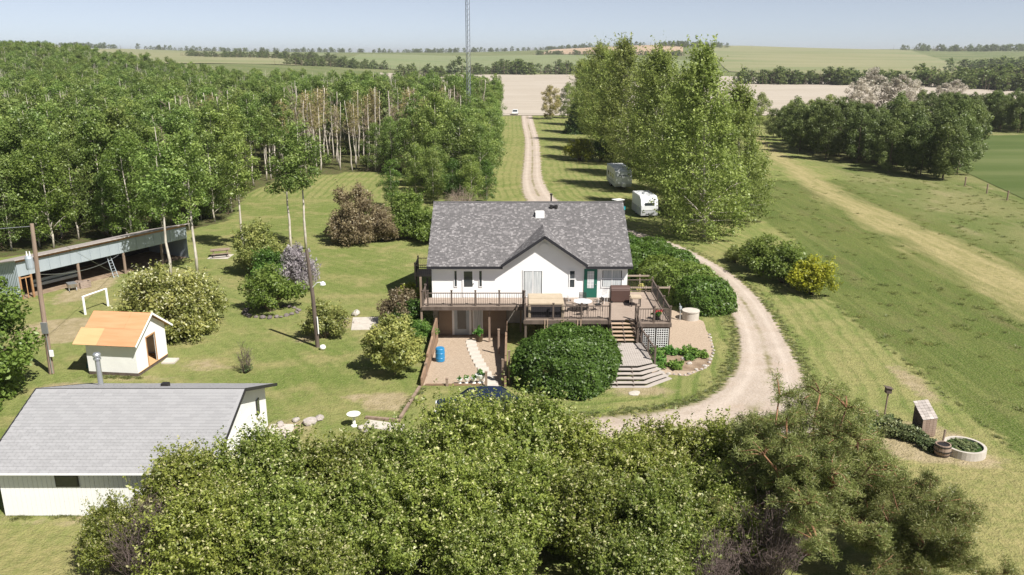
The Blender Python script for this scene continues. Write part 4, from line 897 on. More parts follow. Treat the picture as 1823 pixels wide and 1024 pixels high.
# ------------------------------------------------------------------ decks
def boards(x0, x1, y0, y1, z, m, parent, w=.14, name='decking'):
    b = MB(); y = y0
    while y < y1 - .02: b.box(x0, x1, y, min(y + w - .012, y1), z - .035, z + random.uniform(-.003, .003)); y += w
    return b.build(name, m, parent, kind='stuff')
BAL = rawmesh('baluster', *(lambda m: (m.v, m.f))(MB().box(-.011, .011, -.011, .011, 0, .80)), M['metal_black'])
def railing(parent, p0, p1, z0, z1=None, npost=3, sp=.155, h=1.0, ends=(1, 1), pm=None, name='railing', rim=True):
    z1 = z0 if z1 is None else z1; p0, p1 = Vector((*p0, 0)), Vector((*p1, 0)); pm = pm or M['brownwood']
    def P(t, dz): p = p0.lerp(p1, t); return (p.x, p.y, z0 + (z1 - z0) * t + dz)
    tr = MB().bar(P(0, h - .06), P(1, h - .06), .09, .05).bar(P(0, .10), P(1, .10), .05, .06).build(name, pm, parent)
    for i in range(npost):
        t = i / (npost - 1)
        if (i == 0 and not ends[0]) or (i == npost - 1 and not ends[1]): continue
        b = P(t, 0); MB().box(b[0] - .055, b[0] + .055, b[1] - .055, b[1] + .055, b[2] - .3, b[2] + h + .10).box(b[0] - .075, b[0] + .075, b[1] - .075, b[1] + .075, b[2] + h + .101, b[2] + h + .15).build('post', pm, tr)
    n = int((p1 - p0).length / sp); r = parent
    while r.parent: r = r.parent
    for i in range(1, n):
        b = P(i / n, .12); place('baluster', BAL, tr, (b[0] - r.location[0], b[1] - r.location[1], b[2] - r.location[2]))
    return tr
LX0, LX1, LY = -6.35, .78, 55.42
ld = thing('balcony_deck', 'narrow raised wooden deck with thin railing above the basement door', 'deck', (-2.8, LY, 0))
boards(LX0, LX1, LY, YW - .06, ZD, M['deckwood'], ld)
MB().box(LX0, LX1, LY - .05, LY - .003, ZD - .30, ZD - .04).box(LX0 - .05, LX0 - .003, LY - .05, YW - .07, ZD - .3, ZD - .04).build('rim_joist', M['brownwood'], ld)
MB().box(LX0 + .1, LX1 - .1, LY + .3, LY + .42, ZD - .30, ZD - .05).build('beam', M['brownwood'], ld)
railing(ld, (LX0 + .4, LY + .06), (LX1, LY + .06), ZD, npost=5)
railing(ld, (LX0 + .06, LY + .06), (LX0 + .06, YW + 1.2), ZD, npost=3, sp=9, ends=(1, 1), name='side_rail')
for x, y, zt in ((-6.42, LY + .1, 4.1), (-1.62, LY + .35, ZD - .3), (.62, LY + .2, ZD - .3)): MB().box(x - .07, x + .07, y - .07, y + .07, court_z(y) - .1 if x > PX0 else -.1, zt).build('post', M['post'], ld)
fdk = thing('front_deck', 'large raised deck with wide stairs, side wing and black baluster railing', 'deck', (4.5, 54, 0))
RX0, RX1, RYF = .82, 8.3, 52.35
boards(RX0, RX1, RYF, YW - .07, ZD, M['deckwood'], fdk); WX1, WYF, WYB = 10.55, 51.7, 59.0
boards(RX1 + .004, WX1, WYF, YW - .07, ZD + .002, M['deckwood'], fdk, name='wing_decking'); boards(HX1 + .1, WX1, YW - .065, WYB, ZD + .001, M['deckwood'], fdk, name='wing_decking')
MB().box(RX0, 6.55, RYF - .05, RYF - .003, ZD - .3, ZD - .04).box(RX0 - .05, RX0 - .003, RYF - .05, LY - .06, ZD - .3, ZD - .04).build('rim_joist', M['brownwood'], fdk)
MB().box(RX1, WX1, WYF - .05, WYF - .003, ZD - .3, ZD - .04).box(WX1 + .003, WX1 + .05, WYF - .05, WYB, ZD - .3, ZD - .04).build('rim_joist', M['brownwood'], fdk)
railing(fdk, (RX0 + .06, RYF + .06), (6.55, RYF + .06), ZD, npost=4); railing(fdk, (RX0 + .06, RYF + .06), (RX0 + .06, LY), ZD, npost=3, ends=(0, 1))
railing(fdk, (8.36, WYF + .06), (WX1 - .05, WYF + .06), ZD, npost=3); railing(fdk, (WX1 - .06, WYF + .06), (WX1 - .06, WYB), ZD, npost=4, ends=(0, 1)); railing(fdk, (HX1 + .15, WYB), (WX1 - .06, WYB), ZD, npost=2, ends=(0, 0))
for x, y in ((RX0 + .1, RYF + .1), (3.6, RYF + .1), (6.5, RYF + .1), (8.4, WYF + .1), (WX1 - .1, WYF + .1), (WX1 - .1, 58.8), (RX0 + .1, 55)): MB().box(x - .07, x + .07, y - .07, y + .07, -.12, ZD - .05).build('post', M['brownwood'], fdk)
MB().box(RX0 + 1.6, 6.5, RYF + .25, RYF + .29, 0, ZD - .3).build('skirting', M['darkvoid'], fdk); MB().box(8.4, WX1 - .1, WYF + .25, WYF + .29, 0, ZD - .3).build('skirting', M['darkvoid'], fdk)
for x in (2.45, 3.55):
    dp = MB().box(x, x + .78, RYF + .12, RYF + .16, .2, 1.62).build('hatch_panel', M['trim'], fdk)
    MB().bar((x + .05, RYF + .10, .3), (x + .73, RYF + .10, 1.55), .05, .03).bar((x + .73, RYF + .09, .3), (x + .05, RYF + .09, 1.55), .05, .03).build('cross_brace', M['brownwood'], dp)
for x in (2.2, 2.38, 3.35, 3.47, 4.4, 4.62): MB().box(x - .03, x + .03, RYF - .10, RYF - .05, .0, 2.05).build('slat', M['treadwood'], fdk)
for x0 in (8.72, 9.62):            # white garden lattice below the wing
    lt = MB()
    for i in range(6): lt.box(x0 + i * .15, x0 + i * .15 + .035, WYF - .09, WYF - .075, .15, 1.62)
    for i in range(10): lt.box(x0, x0 + .785, WYF - .075, WYF - .06, .17 + i * .155, .205 + i * .155)
    lt.build('lattice', M['trim'], fdk)
# stairs: five treads, landing, four splayed steps
SX0, SX1 = 6.62, 8.2
for k in range(5):
    z = ZD - .185 * (k + 1); y = RYF - .30 * (k + 1); MB().box(SX0, SX1, y, y + .29, z - .045, z).build('tread', M['treadwood'], fdk, .006)
for x in (SX0 + .03, (SX0 + SX1) / 2, SX1 - .03): MB().bar((x, RYF, ZD - .2), (x, RYF - 1.6, .9), .045, .22).build('stringer', M['brownwood'], fdk)
LZ = .90; LY1 = RYF - 1.52; LY0 = 46.75
b = MB(); x = 6.0
while x < 8.62:
    y0_ = LY0 + max(0, x - 7.6) * .55; b.box(x, x + .13, y0_, LY1, LZ - .035, LZ); x += .14
b.build('landing', M['landwood'], fdk, kind='stuff')
MB().box(6.0, 8.6, LY1 - .1, LY1 - .05, 0, LZ - .05).box(8.62, 8.66, LY0 + .6, LY1, .0, LZ - .04).build('landing_rim', M['brownwood'], fdk)
for k in range(5):
    z = LZ - .18 * (k + 1) + .02; e = .27 * (k + 1); pts = [(5.9, LY0 - e), (7.65 + e * .35, LY0 - e), (8.75 + e * .8, LY0 + .55 - e * .35), (8.75 + e * .8 - .25, LY0 + .75 - e * .2), (7.55 + e * .35, LY0 - e + .30), (5.9, LY0 - e + .30)]
    if z > .02: MB().prism(pts, z - .05, z, 'z').build('tread', M['landwood'], fdk)
for x in (6.3, 7.3): MB().bar((x, LY0 + .02, LZ - .12), (x, LY0 - 1.15, .02), .05, .14).build('stringer', M['brownwood'], fdk)
railing(fdk, (SX1 + .08, RYF - .05), (SX1 + .30, LY1), ZD, LZ, npost=2, ends=(1, 1)); railing(fdk, (SX1 + .3, LY1), (8.85, 47.6), LZ, LZ * .8, npost=3, ends=(0, 1))
MB().box(SX0 - .1, SX0, RYF - .1, RYF, .3, ZD + 1.1).build('post', M['brownwood'], fdk)

# retaining walls of the sunken court: stacked timbers
def timber_wall(name, label, p0, p1, n, zt0, zt1, zb, m=M['retain']):
    t = thing(name, label, 'retaining wall', (*p0, 0)); p0, p1 = Vector((*p0, 0)), Vector((*p1, 0)); segs = 3
    for s_ in range(segs):
        a, b_ = p0.lerp(p1, s_ / segs), p0.lerp(p1, (s_ + .985) / segs); tz = zt0 + (zt1 - zt0) * (s_ + .5) / segs; k = 0; z = tz
        while z > court_z((a.y + b_.y) / 2) - .1: MB().bar((a.x, a.y, z - .075), (b_.x, b_.y, z - .075), .13, .142).build('plank', m, t); z -= .15
    return t
timber_wall('retaining_wall', 'timber retaining wall along the barrel side of the gravel court', (PX0, PY1 - 1.6), (PX0, PY0 - .2), 3, 1.15, .42, -.9)
timber_wall('retaining_wall', 'timber retaining wall between gravel court and round dark bush', (PX1, PY1 - 1.2), (PX1, PY0 - .3), 3, .75, .6, -.9)
tw = timber_wall('retaining_wall', 'low timber edging across the front of the gravel court', (PX0 + .2, PY0), (PX1 - 1.4, PY0), 3, .10, .10, -.1)
for x, y, z1, lb in ((-.55, 46.2, 1.5, 'upright weathered post at the court mouth near the dark bush'), (-.18, 46.0, 2.1, 'taller weathered post at the court mouth near the dark bush'), (-1.55, 45.75, .85, 'short brown post beside the white planters'), (-3.9, 45.7, .45, 'stubby dark stake left of the white planters'), (-5.35, 47.6, .7, 'thick timber post ending the barrel side wall'), (-.9, 52.6, 1.2, 'leaning broken timber post near the deck')):
    tag(MB().box(x - .07, x + .07, y - .07, y + .07, -.5, z1).box(x - .085, x + .085, y - .085, y + .085, z1 + .001, z1 + .05).build('timber_post', M['post']), lb, 'post')
# stepping slabs
for i in range(11):
    t_ = i / 10; x = -2.95 + 1.75 * t_ ** 1.25; y = 55.6 - 9.6 * t_; z = court_z(y)
    o = MB().box(-.36, .36, -.40, .40, 0, .05).build('paving_slab', M['concrete'], None, .012); o.location = (x, y, z + .004); o.rotation_euler = (math.atan(.084), 0, .12 * t_ + random.uniform(-.03, .03))
    tag(o, ('%s paving slab of the court path, counted from the basement door' % ['first', 'second', 'third', 'fourth', 'fifth', 'sixth', 'seventh', 'eighth', 'ninth', 'tenth', 'last'][i]), 'paving slab', 'slabs of the court path')
# small stoop at the house's side
sp_ = thing('side_stoop', 'small railed wooden stoop behind the lawn side of the house', 'stoop', (-6.9, 67, 0))
boards(-8.0, -5.9, 65.4, 67.8, 1.5, M['deckwood'], sp_); railing(sp_, (-8.0, 65.4), (-6.0, 65.4), 1.5, npost=2, pm=M['deckwood']); railing(sp_, (-8.0, 65.4), (-8.0, 67.8), 1.5, npost=2, ends=(0, 1), pm=M['deckwood']); railing(sp_, (-8.0, 67.8), (-6.0, 67.8), 1.5, npost=2, ends=(0, 1), pm=M['deckwood'])
for x, y in ((-7.9, 65.5), (-6.1, 65.5), (-7.9, 67.7)): MB().box(x - .06, x + .06, y - .06, y + .06, 0, 1.46).build('leg', M['brownwood'], sp_)

# ------------------------------------------------------------------ garage
GX0, GX1, GY0, GY1, GZ = -21.85, -13.05, 31.35, 40.15, 2.32
ga = thing('garage', 'white garage with pale grey shingle roof and metal flue', 'garage', (-17.4, 35.7, 0)); LG = ga.location
GRY, GRZ, GO, GG = 35.75, 3.93, .45, .5; gs_ = (GRZ - GZ - .02) / (GRY - GY0)
w = MB().box(GX0, GX1, GY0, GY1, 0, GZ).prism([(GY0, GZ), (GY1, GZ), (GRY, GRZ - .12)], GX0 + .001, GX0 + .1).prism([(GY0, GZ), (GY1, GZ), (GRY, GRZ - .12)], GX1 - .1, GX1 - .001).build('wall', M['white'], ga)
bw = .203; nb = int((GX1 - GX0) / bw); pm = rawmesh('plank', *(lambda m: (m.v, m.f))(MB().box(0, bw - .014, -.022, 0, .02, GZ - .03)), M['white'])
for i in range(nb): place('plank', pm, w, (GX0 + i * bw - LG[0], GY0 - .001 - LG[1], 0))
r_ = MB(); ze = GZ - GO * gs_ + .1
for y in (GY0 - GO, GY1 + GO): r_.slab([(GX0 - GG, y, ze), (GX1 + GG, y, ze), (GX1 + GG, GRY, GRZ + .1), (GX0 - GG, GRY, GRZ + .1)], .10)
gro = r_.build('roof', M['fascia'], ga)
M['gshing'] = tintmat('pale_grey_shingle', (.265, .265, .275), (.29, .29, .30), (.315, .315, .325)); 
M['gshing1'] = mat('pale_grey_shingle_tab', (.30, .30, .31), .9, col2=(.265, .265, .275), nscale=9, rnd=.06)
vv_ = Vector((0, GRY - GY0 + GO, GRZ + .1 - ze)); Lv = vv_.length; vv_.normalize(); nn_ = Vector((0, -vv_.z, vv_.y)); ex, tw_ = .195, .42; Wd = GX1 - GX0 + 2 * GG; nr = int(Lv / ex) + 1
tv = [(0, 0, 0), (tw_ - .012, 0, 0), (tw_ - .012, 0, .016), (0, 0, .016), (tw_ - .012, ex * 1.14, .003), (0, ex * 1.14, .003)]
tabm = rawmesh('shingle', tv, [(0, 1, 2, 3), (3, 2, 4, 5), (1, 4, 2), (0, 3, 5)], M['gshing1']); sang = math.atan2(vv_.z, vv_.y); done = 0; rows_as_parts = 13; rest_v, rest_f, rest_t = [], [], []
for i in range(nr - 1):
    offs = (i % 2) * tw_ / 2 + random.uniform(-.03, .03); nc = int((Wd - (tw_ / 2)) / tw_)
    for j in range(nc + 1):
        x = GX0 - GG + offs + j * tw_ - (.0 if offs > 0 else 0)
        if x + tw_ > GX1 + GG + .03: continue
        p = Vector((x, GY0 - GO - .015, ze + .005)) + vv_ * (i * ex)
        if done < 299: place('shingle', tabm, gro, (p.x - LG[0], p.y - LG[1], p.z), (sang, 0, random.uniform(-.008, .008))); done += 1
        else:
            k = len(rest_v); q = random.uniform(.1, .9); R3 = lambda a: (p.x - LG[0] + a[0], p.y - LG[1] + a[1] * vv_.y - a[2] * vv_.z, p.z + a[1] * vv_.z + a[2] * vv_.y)
            rest_v += [R3(a) for a in tv]; rest_f += [(k, k + 1, k + 2, k + 3), (k + 3, k + 2, k + 4, k + 5)]; rest_t += [q, q]
o = place('shingles', rawmesh('shingles', rest_v, rest_f, M['gshing'], tint=rest_t), gro); o['kind'] = 'stuff'
# under-sheet in the shingle colour so that row ends and the back slope read as shingles
MB().slab([(GX0 - GG, GY0 - GO, ze + .006), (GX1 + GG, GY0 - GO, ze + .006), (GX1 + GG, GRY, GRZ + .106), (GX0 - GG, GRY, GRZ + .106)], .004).build('underlay', M['gshing1'], gro)
vb = Vector((0, -(GY1 + GO - GRY), GRZ + .1 - ze)); Lb = vb.length; vb.normalize(); nb_ = Vector((0, -vb.z, -vb.y)) * -1
a_, b_, c_ = shingle_mesh(Vector((GX0 - GG, GY1 + GO + .01, ze + .004)), (1, 0, 0), vb, Vector((0, vb.z, -vb.y)), Wd, Lb, .42, .195, None, 5)
o = place('shingles', rawmesh('shingles', [(p[0] - LG[0], p[1] - LG[1], p[2] + .02) for p in a_], b_, M['gshing'], tint=c_), gro); o['kind'] = 'stuff'
MB().box(GX0 - GG, GX1 + GG, GY0 - GO - .05, GY0 - GO - .022, ze - .05, ze + .02).build('gutter', M['trim'], gro)
rk = MB()
for y0, y1 in ((GY0 - GO - .03, GRY), (GY1 + GO + .03, GRY)):
    for x in (GX1 + GG + .02, GX0 - GG - .02): rk.bar((x, y0, ze - .03), (x, y1, GRZ + .065), .035, .16)
rk.build('rake_board', M['fascia'], gro)
for x0, lb in ((-19.45, 'dark slider window'), (-14.75, 'dark window behind shrubs')):
    f = MB().box(x0, x0 + 1.0, GY0 - .06, GY0 - .024, 1.42, 1.98).build('window', M['metal_black'], ga); MB().box(x0 + .05, x0 + .95, GY0 - .07, GY0 - .061, 1.47, 1.93).build('pane', M['glass'], f)
gd_ = MB().box(GX1 + .002, GX1 + .05, 32.6, 37.4, .02, 2.15).build('garage_door', M['trim'], ga)
for k in range(4): MB().box(GX1 + .051, GX1 + .075, 32.65, 37.35, .06 + k * .52, .54 + k * .52).build('panel', M['white'], gd_, .01)
for y in (32.55, 37.45): MB().box(GX1 + .002, GX1 + .08, y - .05, y + .05, 0, 2.25).build('door_jamb', M['trim'], ga)
f = MB().box(GX1 + .002, GX1 + .05, 38.5, 38.95, 1.35, 2.2).build('window', M['metal_black'], ga); MB().box(GX1 + .051, GX1 + .06, 38.55, 38.9, 1.4, 2.15).build('pane', M['glass'], f)
MB().lathe([(.13, 2.3), (.13, 4.15), (.19, 4.16), (.19, 4.24), (.15, 4.25), (.15, 4.32), (.20, 4.33), (.20, 4.44), (.15, 4.5)], (-21.2, 39.3, 0), 16).lathe([(.22, 2.5), (.2, 2.72)], (-21.2, 39.3, 0), 16).build('flue_pipe', M['galv'], ga, smooth=False)
MB().box(-17.35, -17.0, 37.6, 37.9, 3.25, 3.5).build('roof_vent', M['metal_black'], gro)
tag(MB().box(-12.95, -11.6, 36.2, 40.4, -.05, .03).build('concrete_pad', M['concrete'], None), kind='structure')

# ------------------------------------------------------------------ plywood-roofed shed (built square, then turned)
sh = thing('garden_shed', 'small white shed with bare orange plywood roof and open doorway', 'shed', (-24.45, 49.1, 0), -.12)
SW, SD, SB, SHT, SRZ = 1.62, 1.75, .22, 2.35, 3.55   # half width (x), half depth (y), base, wall height, ridge
sw = MB()
sw.box(-SW, SW, -SD, -SD + .05, SB, SHT).box(-SW, SW, SD - .05, SD, SB, SHT).box(-SW, -SW + .05, -SD + .05, SD - .05, SB, SHT).box(SW - .05, SW, -SD + .05, -.48, SB, SHT).box(SW - .05, SW, .48, SD - .05, SB, SHT).box(SW - .05, SW, -.48, .48, SB + 1.85, SHT)
sw.prism([(-SD, SHT), (SD, SHT), (0, SRZ - .08)], SW - .05, SW).prism([(-SD, SHT), (SD, SHT), (0, SRZ - .08)], -SW, -SW + .05).build('wall', M['white'], sh, local=True)
MB().box(-SW, SW, -SD, SD, 0, SB - .003).build('skid_base', M['brownwood'], sh, local=True); MB().box(-SW + .06, SW + .04, -SD + .06, SD - .06, SB - .002, SB + .02).build('floor', M['plypale'], sh, local=True)
sr = MB().bar((-SW - .3, 0, SRZ - .03), (SW + .3, 0, SRZ - .03), .05, .1).build('roof', M['rawwood'], sh, local=True); sls = (SRZ - SHT) / SD; ove = .42
for s_ in (-1, 1):
    ye, zee = s_ * (SD + ove), SHT - ove * sls + .05
    def Q(u, v, s_=s_, ye=ye, zee=zee): return (-SW - .32 + u * (2 * SW + .64), ye * (1 - v), zee + (SRZ + .05 - zee) * v)
    for (u0, u1, v0, v1, m) in ((0, .66, .5, 1, 'ply'), (.663, 1, .5, 1, 'ply'), (0, .34, 0, .497, 'plypale'), (.343, 1, 0, .497, 'ply')):
        uu = -.06 if (u0 == 0 and v0 == 0) else u0
        MB().slab([Q(uu, v0), Q(u1, v0), Q(u1, v1), Q(uu, v1)], .02).build('plywood_sheet', M[m], sr, local=True)
    MB().bar((SW + .335, ye, zee - .04), (SW + .335, 0, SRZ + .01), .03, .12).build('rake_board', M['trim'], sr, local=True)
MB().box(SW - .02, SW + .03, -.55, -.48, SB, SB + 1.95).box(SW - .02, SW + .03, .48, .55, SB, SB + 1.95).box(SW - .02, SW + .03, -.48, .48, SB + 1.86, SB + 1.95).build('door_frame', M['rawwood'], sh, local=True)
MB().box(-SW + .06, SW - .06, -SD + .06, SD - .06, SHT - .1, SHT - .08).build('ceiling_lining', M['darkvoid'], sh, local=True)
tag(MB().prism([(48.6, 0), (50.6, 0), (50.2, .25), (49.4, 1.25), (49.2, 1.2)], -27.0, -26.3).build('green_tarp', M['greentarp']), 'dark green tarp propped behind the plywood roofed shed', 'tarp')
tag(MB().box(-22.55, -21.7, 49.3, 50.2, -.02, .10).build('doorstep_slab', M['concrete'], None, .02), 'flat concrete doorstep beside the plywood roofed shed', 'slab')

# ------------------------------------------------------------------ long open-fronted shed on the left
ls = thing('machine_shed', 'long open fronted pole shed with blue grey metal fascia', 'shed', (-39.6, 63.4, 0), math.atan2(75.2 - 63.4, -33.0 + 39.6))
LLn, LDp, LT, LBt = 16.5, 5.8, 3.42, 1.98       # local x along the open front, +y back
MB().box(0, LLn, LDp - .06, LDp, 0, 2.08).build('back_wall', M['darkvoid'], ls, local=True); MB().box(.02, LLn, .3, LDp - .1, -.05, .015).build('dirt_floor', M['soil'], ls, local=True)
for x, nm in ((0, 'end_wall'), (LLn - .05, 'end_wall')):
    e = MB().prism([(0, 0), (LDp, 0), (LDp, 2.08), (0, LT - .12)], x, x + .05).build(nm, M['bluemetal'], ls, local=True)
    for k in range(24): MB().box(x - .035 if x == 0 else x + .05, x if x == 0 else x + .085, .08 + k * .24, .16 + k * .24, 0, LT - .22 - .055 * k).build('rib', M['bluemetal'], e, local=True)
npan = 18; pw = LLn / npan; fp = rawmesh('panel', *(lambda m: (m.v, m.f))(MB().box(0, pw - .01, -.03, 0, LBt, LT - .32).box(pw - .05, pw - .02, -.05, -.031, LBt, LT - .32)), M['bluemetal'])
fs = MB().box(0, LLn, .0, .05, LBt - .03, LT - .3).build('fascia', M['bluemetal'], ls, local=True)
for k in range(npan): place('panel', fp, fs, (k * pw, -.001, 0))
for k in range(6): MB().box(k * LLn / 6 + .01, (k + 1) * LLn / 6 - .01, -.02, .04, LT - .29, LT - .06).build('header_board', M['rawwood'], ls, local=True)
lr = MB().slab([(-.25, -.35, LT + .02), (LLn + .25, -.35, LT + .02), (LLn + .25, LDp + .3, 2.12), (-.25, LDp + .3, 2.12)], .07).build('roof', M['stone'], ls, local=True)
for x in (.12, 1.05): MB().box(x - .07, x + .07, -.05, .09, 0, LBt).build('post', M['rawwood'], ls, local=True)
for x in (5.2, 9.6, 13.6): MB().tube([(x, .1, -.1), (x, .1, LBt)], .12, 8).build('post', M['post'], ls, local=True)
dfm = MB().box(.2, 1.0, -.04, 0, 1.75, 1.85).build('screen_door', M['rawwood'], ls, local=True); MB().box(.56, .62, -.04, 0, .05, 1.75).build('stile', M['rawwood'], dfm, local=True)
LSM = ls.matrix_basis
def lsp(x, y, z=0): v = LSM @ Vector((x, y, z)); return (v.x, v.y, v.z)
def put(o, x, y, z=0, rz=0): o.location = lsp(x, y, z); o.rotation_euler = (0, 0, ls.rotation_euler.z + rz); return o
o = thing('steel_ladder', 'grey lattice ladder section leaning inside the long shed', 'ladder', (0, 0, 0)); 
for s_ in (-.22, .22): MB().tube([(s_, 0, 0), (s_ * .7, .75, 2.05)], .03, 6).build('rail', M['bluemetal'], o, local=True)
for k in range(9): t_ = (k + .5) / 9; MB().tube([(-.22 + .06 * t_, .75 * t_, 2.05 * t_), (.22 - .06 * t_, .75 * t_, 2.05 * t_)], .018, 5).build('rung', M['bluemetal'], o, local=True)
put(o, 8.3, -.35)
o = thing('wheelbarrow', 'old wheelbarrow loaded with wood before the long shed', 'wheelbarrow', (0, 0, 0)); MB().prism([(-.5, .62), (.5, .62), (.32, .25), (-.3, .25)], -.32, .32, 'y').build('tray', M['galv'], o, local=True); MB().lathe([(.05, -.04), (.19, -.04), (.19, .04), (.05, .04)], (.62, 0, .19), 14, 'y').build('wheel', M['tyre'], o, local=True)
for s_ in (-.28, .28): MB().bar((.6, s_ * .3, .19), (-1.1, s_, .55), .04).build('handle', M['rawwood'], o, local=True); MB().bar((-.25, s_, .3), (-.35, s_, 0), .035).build('leg', M['galv'], o, local=True)
put(o, 3.9, -.7, 0, 1.2)
for k, (x, y, rz, lb) in enumerate([(4.5, -.5, .3, 'short wooden crate on the shed apron nearest the wheelbarrow'), (4.9, -.9, -.2, 'pale wooden crate lying before the thick shed post')]):
    c_ = thing('wooden_crate', lb, 'crate', (0, 0, 0))
    for i in range(4):
        MB().box(-.42, .42, -.32, -.29, .02 + i * .14, .13 + i * .14).build('slat', M['deckwood'], c_, local=True); MB().box(-.42, .42, .29, .32, .02 + i * .14, .13 + i * .14).build('slat', M['deckwood'], c_, local=True)
    for s_ in (-1, 1): MB().box(s_ * .42 - .02, s_ * .42 + .02, -.29, .29, .02, .55).build('end_panel', M['deckwood'], c_, local=True)
    MB().box(-.4, .4, -.28, .28, .0, .03).build('bottom', M['deckwood'], c_, local=True); put(c_, x, y, 0, rz)
for k, (y, z, lb) in enumerate([(3.2, .25, 'bottom beam of the lumber laid inside the long shed'), (3.4, .55, 'upper beam of the lumber laid inside the long shed')]):
    put(tag(MB().box(-2, 2, -.12, .12, -.12, .12).build('timber_beam', M['bluemetal']), lb, 'beam'), 4.0, y - 1.6, z + .3)

# ------------------------------------------------------------------ poles, mast, wires
up = thing('utility_pole', 'weathered utility pole with grey transformer beside the long shed', 'utility pole', (-28.7, 47.7, 0))
MB().tube([(-28.7, 47.7, -.3), (-28.6, 47.7, 5), (-28.42, 47.7, 9.5)], [.16, .14, .11], 10).build('pole', M['post'], up)
MB().lathe([(.02, 6.75), (.20, 6.76), (.22, 6.9), (.22, 7.45), (.17, 7.56), (.05, 7.6)], (-28.82, 47.5, 0), 14).build('transformer', M['bluemetal'], up)
for dx in (-.08, .1): MB().lathe([(.04, 7.58), (.05, 7.68), (.03, 7.78), (.04, 7.86)], (-28.82 + dx, 47.5, 0), 8).build('insulator', M['trim'], up)
MB().box(-28.75, -28.4, 47.45, 47.58, 2.7, 3.4).build('meter_box', M['galv'], up); MB().tube([(-28.55, 47.52, .1), (-28.55, 47.52, 2.7)], .03, 6).build('conduit', M['galv'], up); MB().box(-28.5, -28.3, 47.45, 47.58, 1.2, 1.6).build('switch_box', M['trim'], up)
def wire(name, label, a, b, sag, r=.012, m='galv'):
    a, b = Vector(a), Vector(b); pts = [a.lerp(b, t / 14) - Vector((0, 0, 4 * sag * (t / 14) * (1 - t / 14))) for t in range(15)]
    return tag(MB().tube(pts, r, 4).build(name, M[m]), label, 'cable')
wire('power_line', 'overhead line running from the pole top out past the woods', (-28.42, 47.7, 9.35), (-62, 45, 10.2), .8, .02)
wire('service_cable', 'grey service cable drooping from the pole to the long shed', (-28.5, 47.7, 6.4), lsp(9.0, -.1, 1.9), .5, .016)
wire('guy_wire', 'steel guy wire from the pole top towards the shed ground', (-28.42, 47.7, 9.3), (-30.5, 66.0, .1), .1, .012)
yp = thing('yard_light_pole', 'brown wooden pole with a white lamp arm over the lawn', 'lamp post', (-13.2, 52.5, 0)); MB().tube([(-13.2, 52.5, -.3), (-13.3, 52.5, 3.5), (-13.5, 52.5, 6.8)], [.15, .13, .11], 10).build('pole', M['brownwood'], yp)
MB().tube([(-13.3, 52.45, 4.2), (-12.9, 52.3, 4.6), (-12.65, 52.2, 4.65)], .035, 6).build('lamp_arm', M['trim'], yp); MB().lathe([(.06, 4.72), (.17, 4.62), (.2, 4.5), (.05, 4.42)], (-12.5, 52.15, 0), 12).build('lamp_head', M['lampglass'], yp); MB().tube([(-13.05, 52.34, 1.0), (-13.07, 52.34, 2.2)], .045, 6).build('marker', M['trim'], yp)
tag(MB().lathe([(.02, 0), (.17, .03), (.22, .16), (.16, .30), (.02, .35)], (-12.75, 52.0, 0), 14).build('white_globe', M['pot'], None, smooth=True), 'white garden globe lying at the foot of the brown pole', 'ornament')
ms = thing('lattice_mast', 'tall thin steel lattice radio mast rising from the woods', 'mast', (-8.4, 163, 0)); mx, my = -8.4, 163; R_ = .42
legs = [(mx + R_ * math.cos(a), my + R_ * math.sin(a)) for a in (.5, .5 + 2 * PI / 3, .5 + 4 * PI / 3)]
for x, y in legs: MB().tube([(x, y, 0), (x, y, 42)], .06, 6).build('leg', M['mast'], ms)
br = MB(); z = .5; k = 0
while z < 41.5:
    for i in range(3):
        a, b = legs[i], legs[(i + 1) % 3]; br.tube([(*a, z), (*b, z)], .020, 4, False); br.tube([(*a, z), (*b, z + .95)], .020, 4, False)
    z += .95
br.build('bracing', M['mast'], ms, kind='stuff')

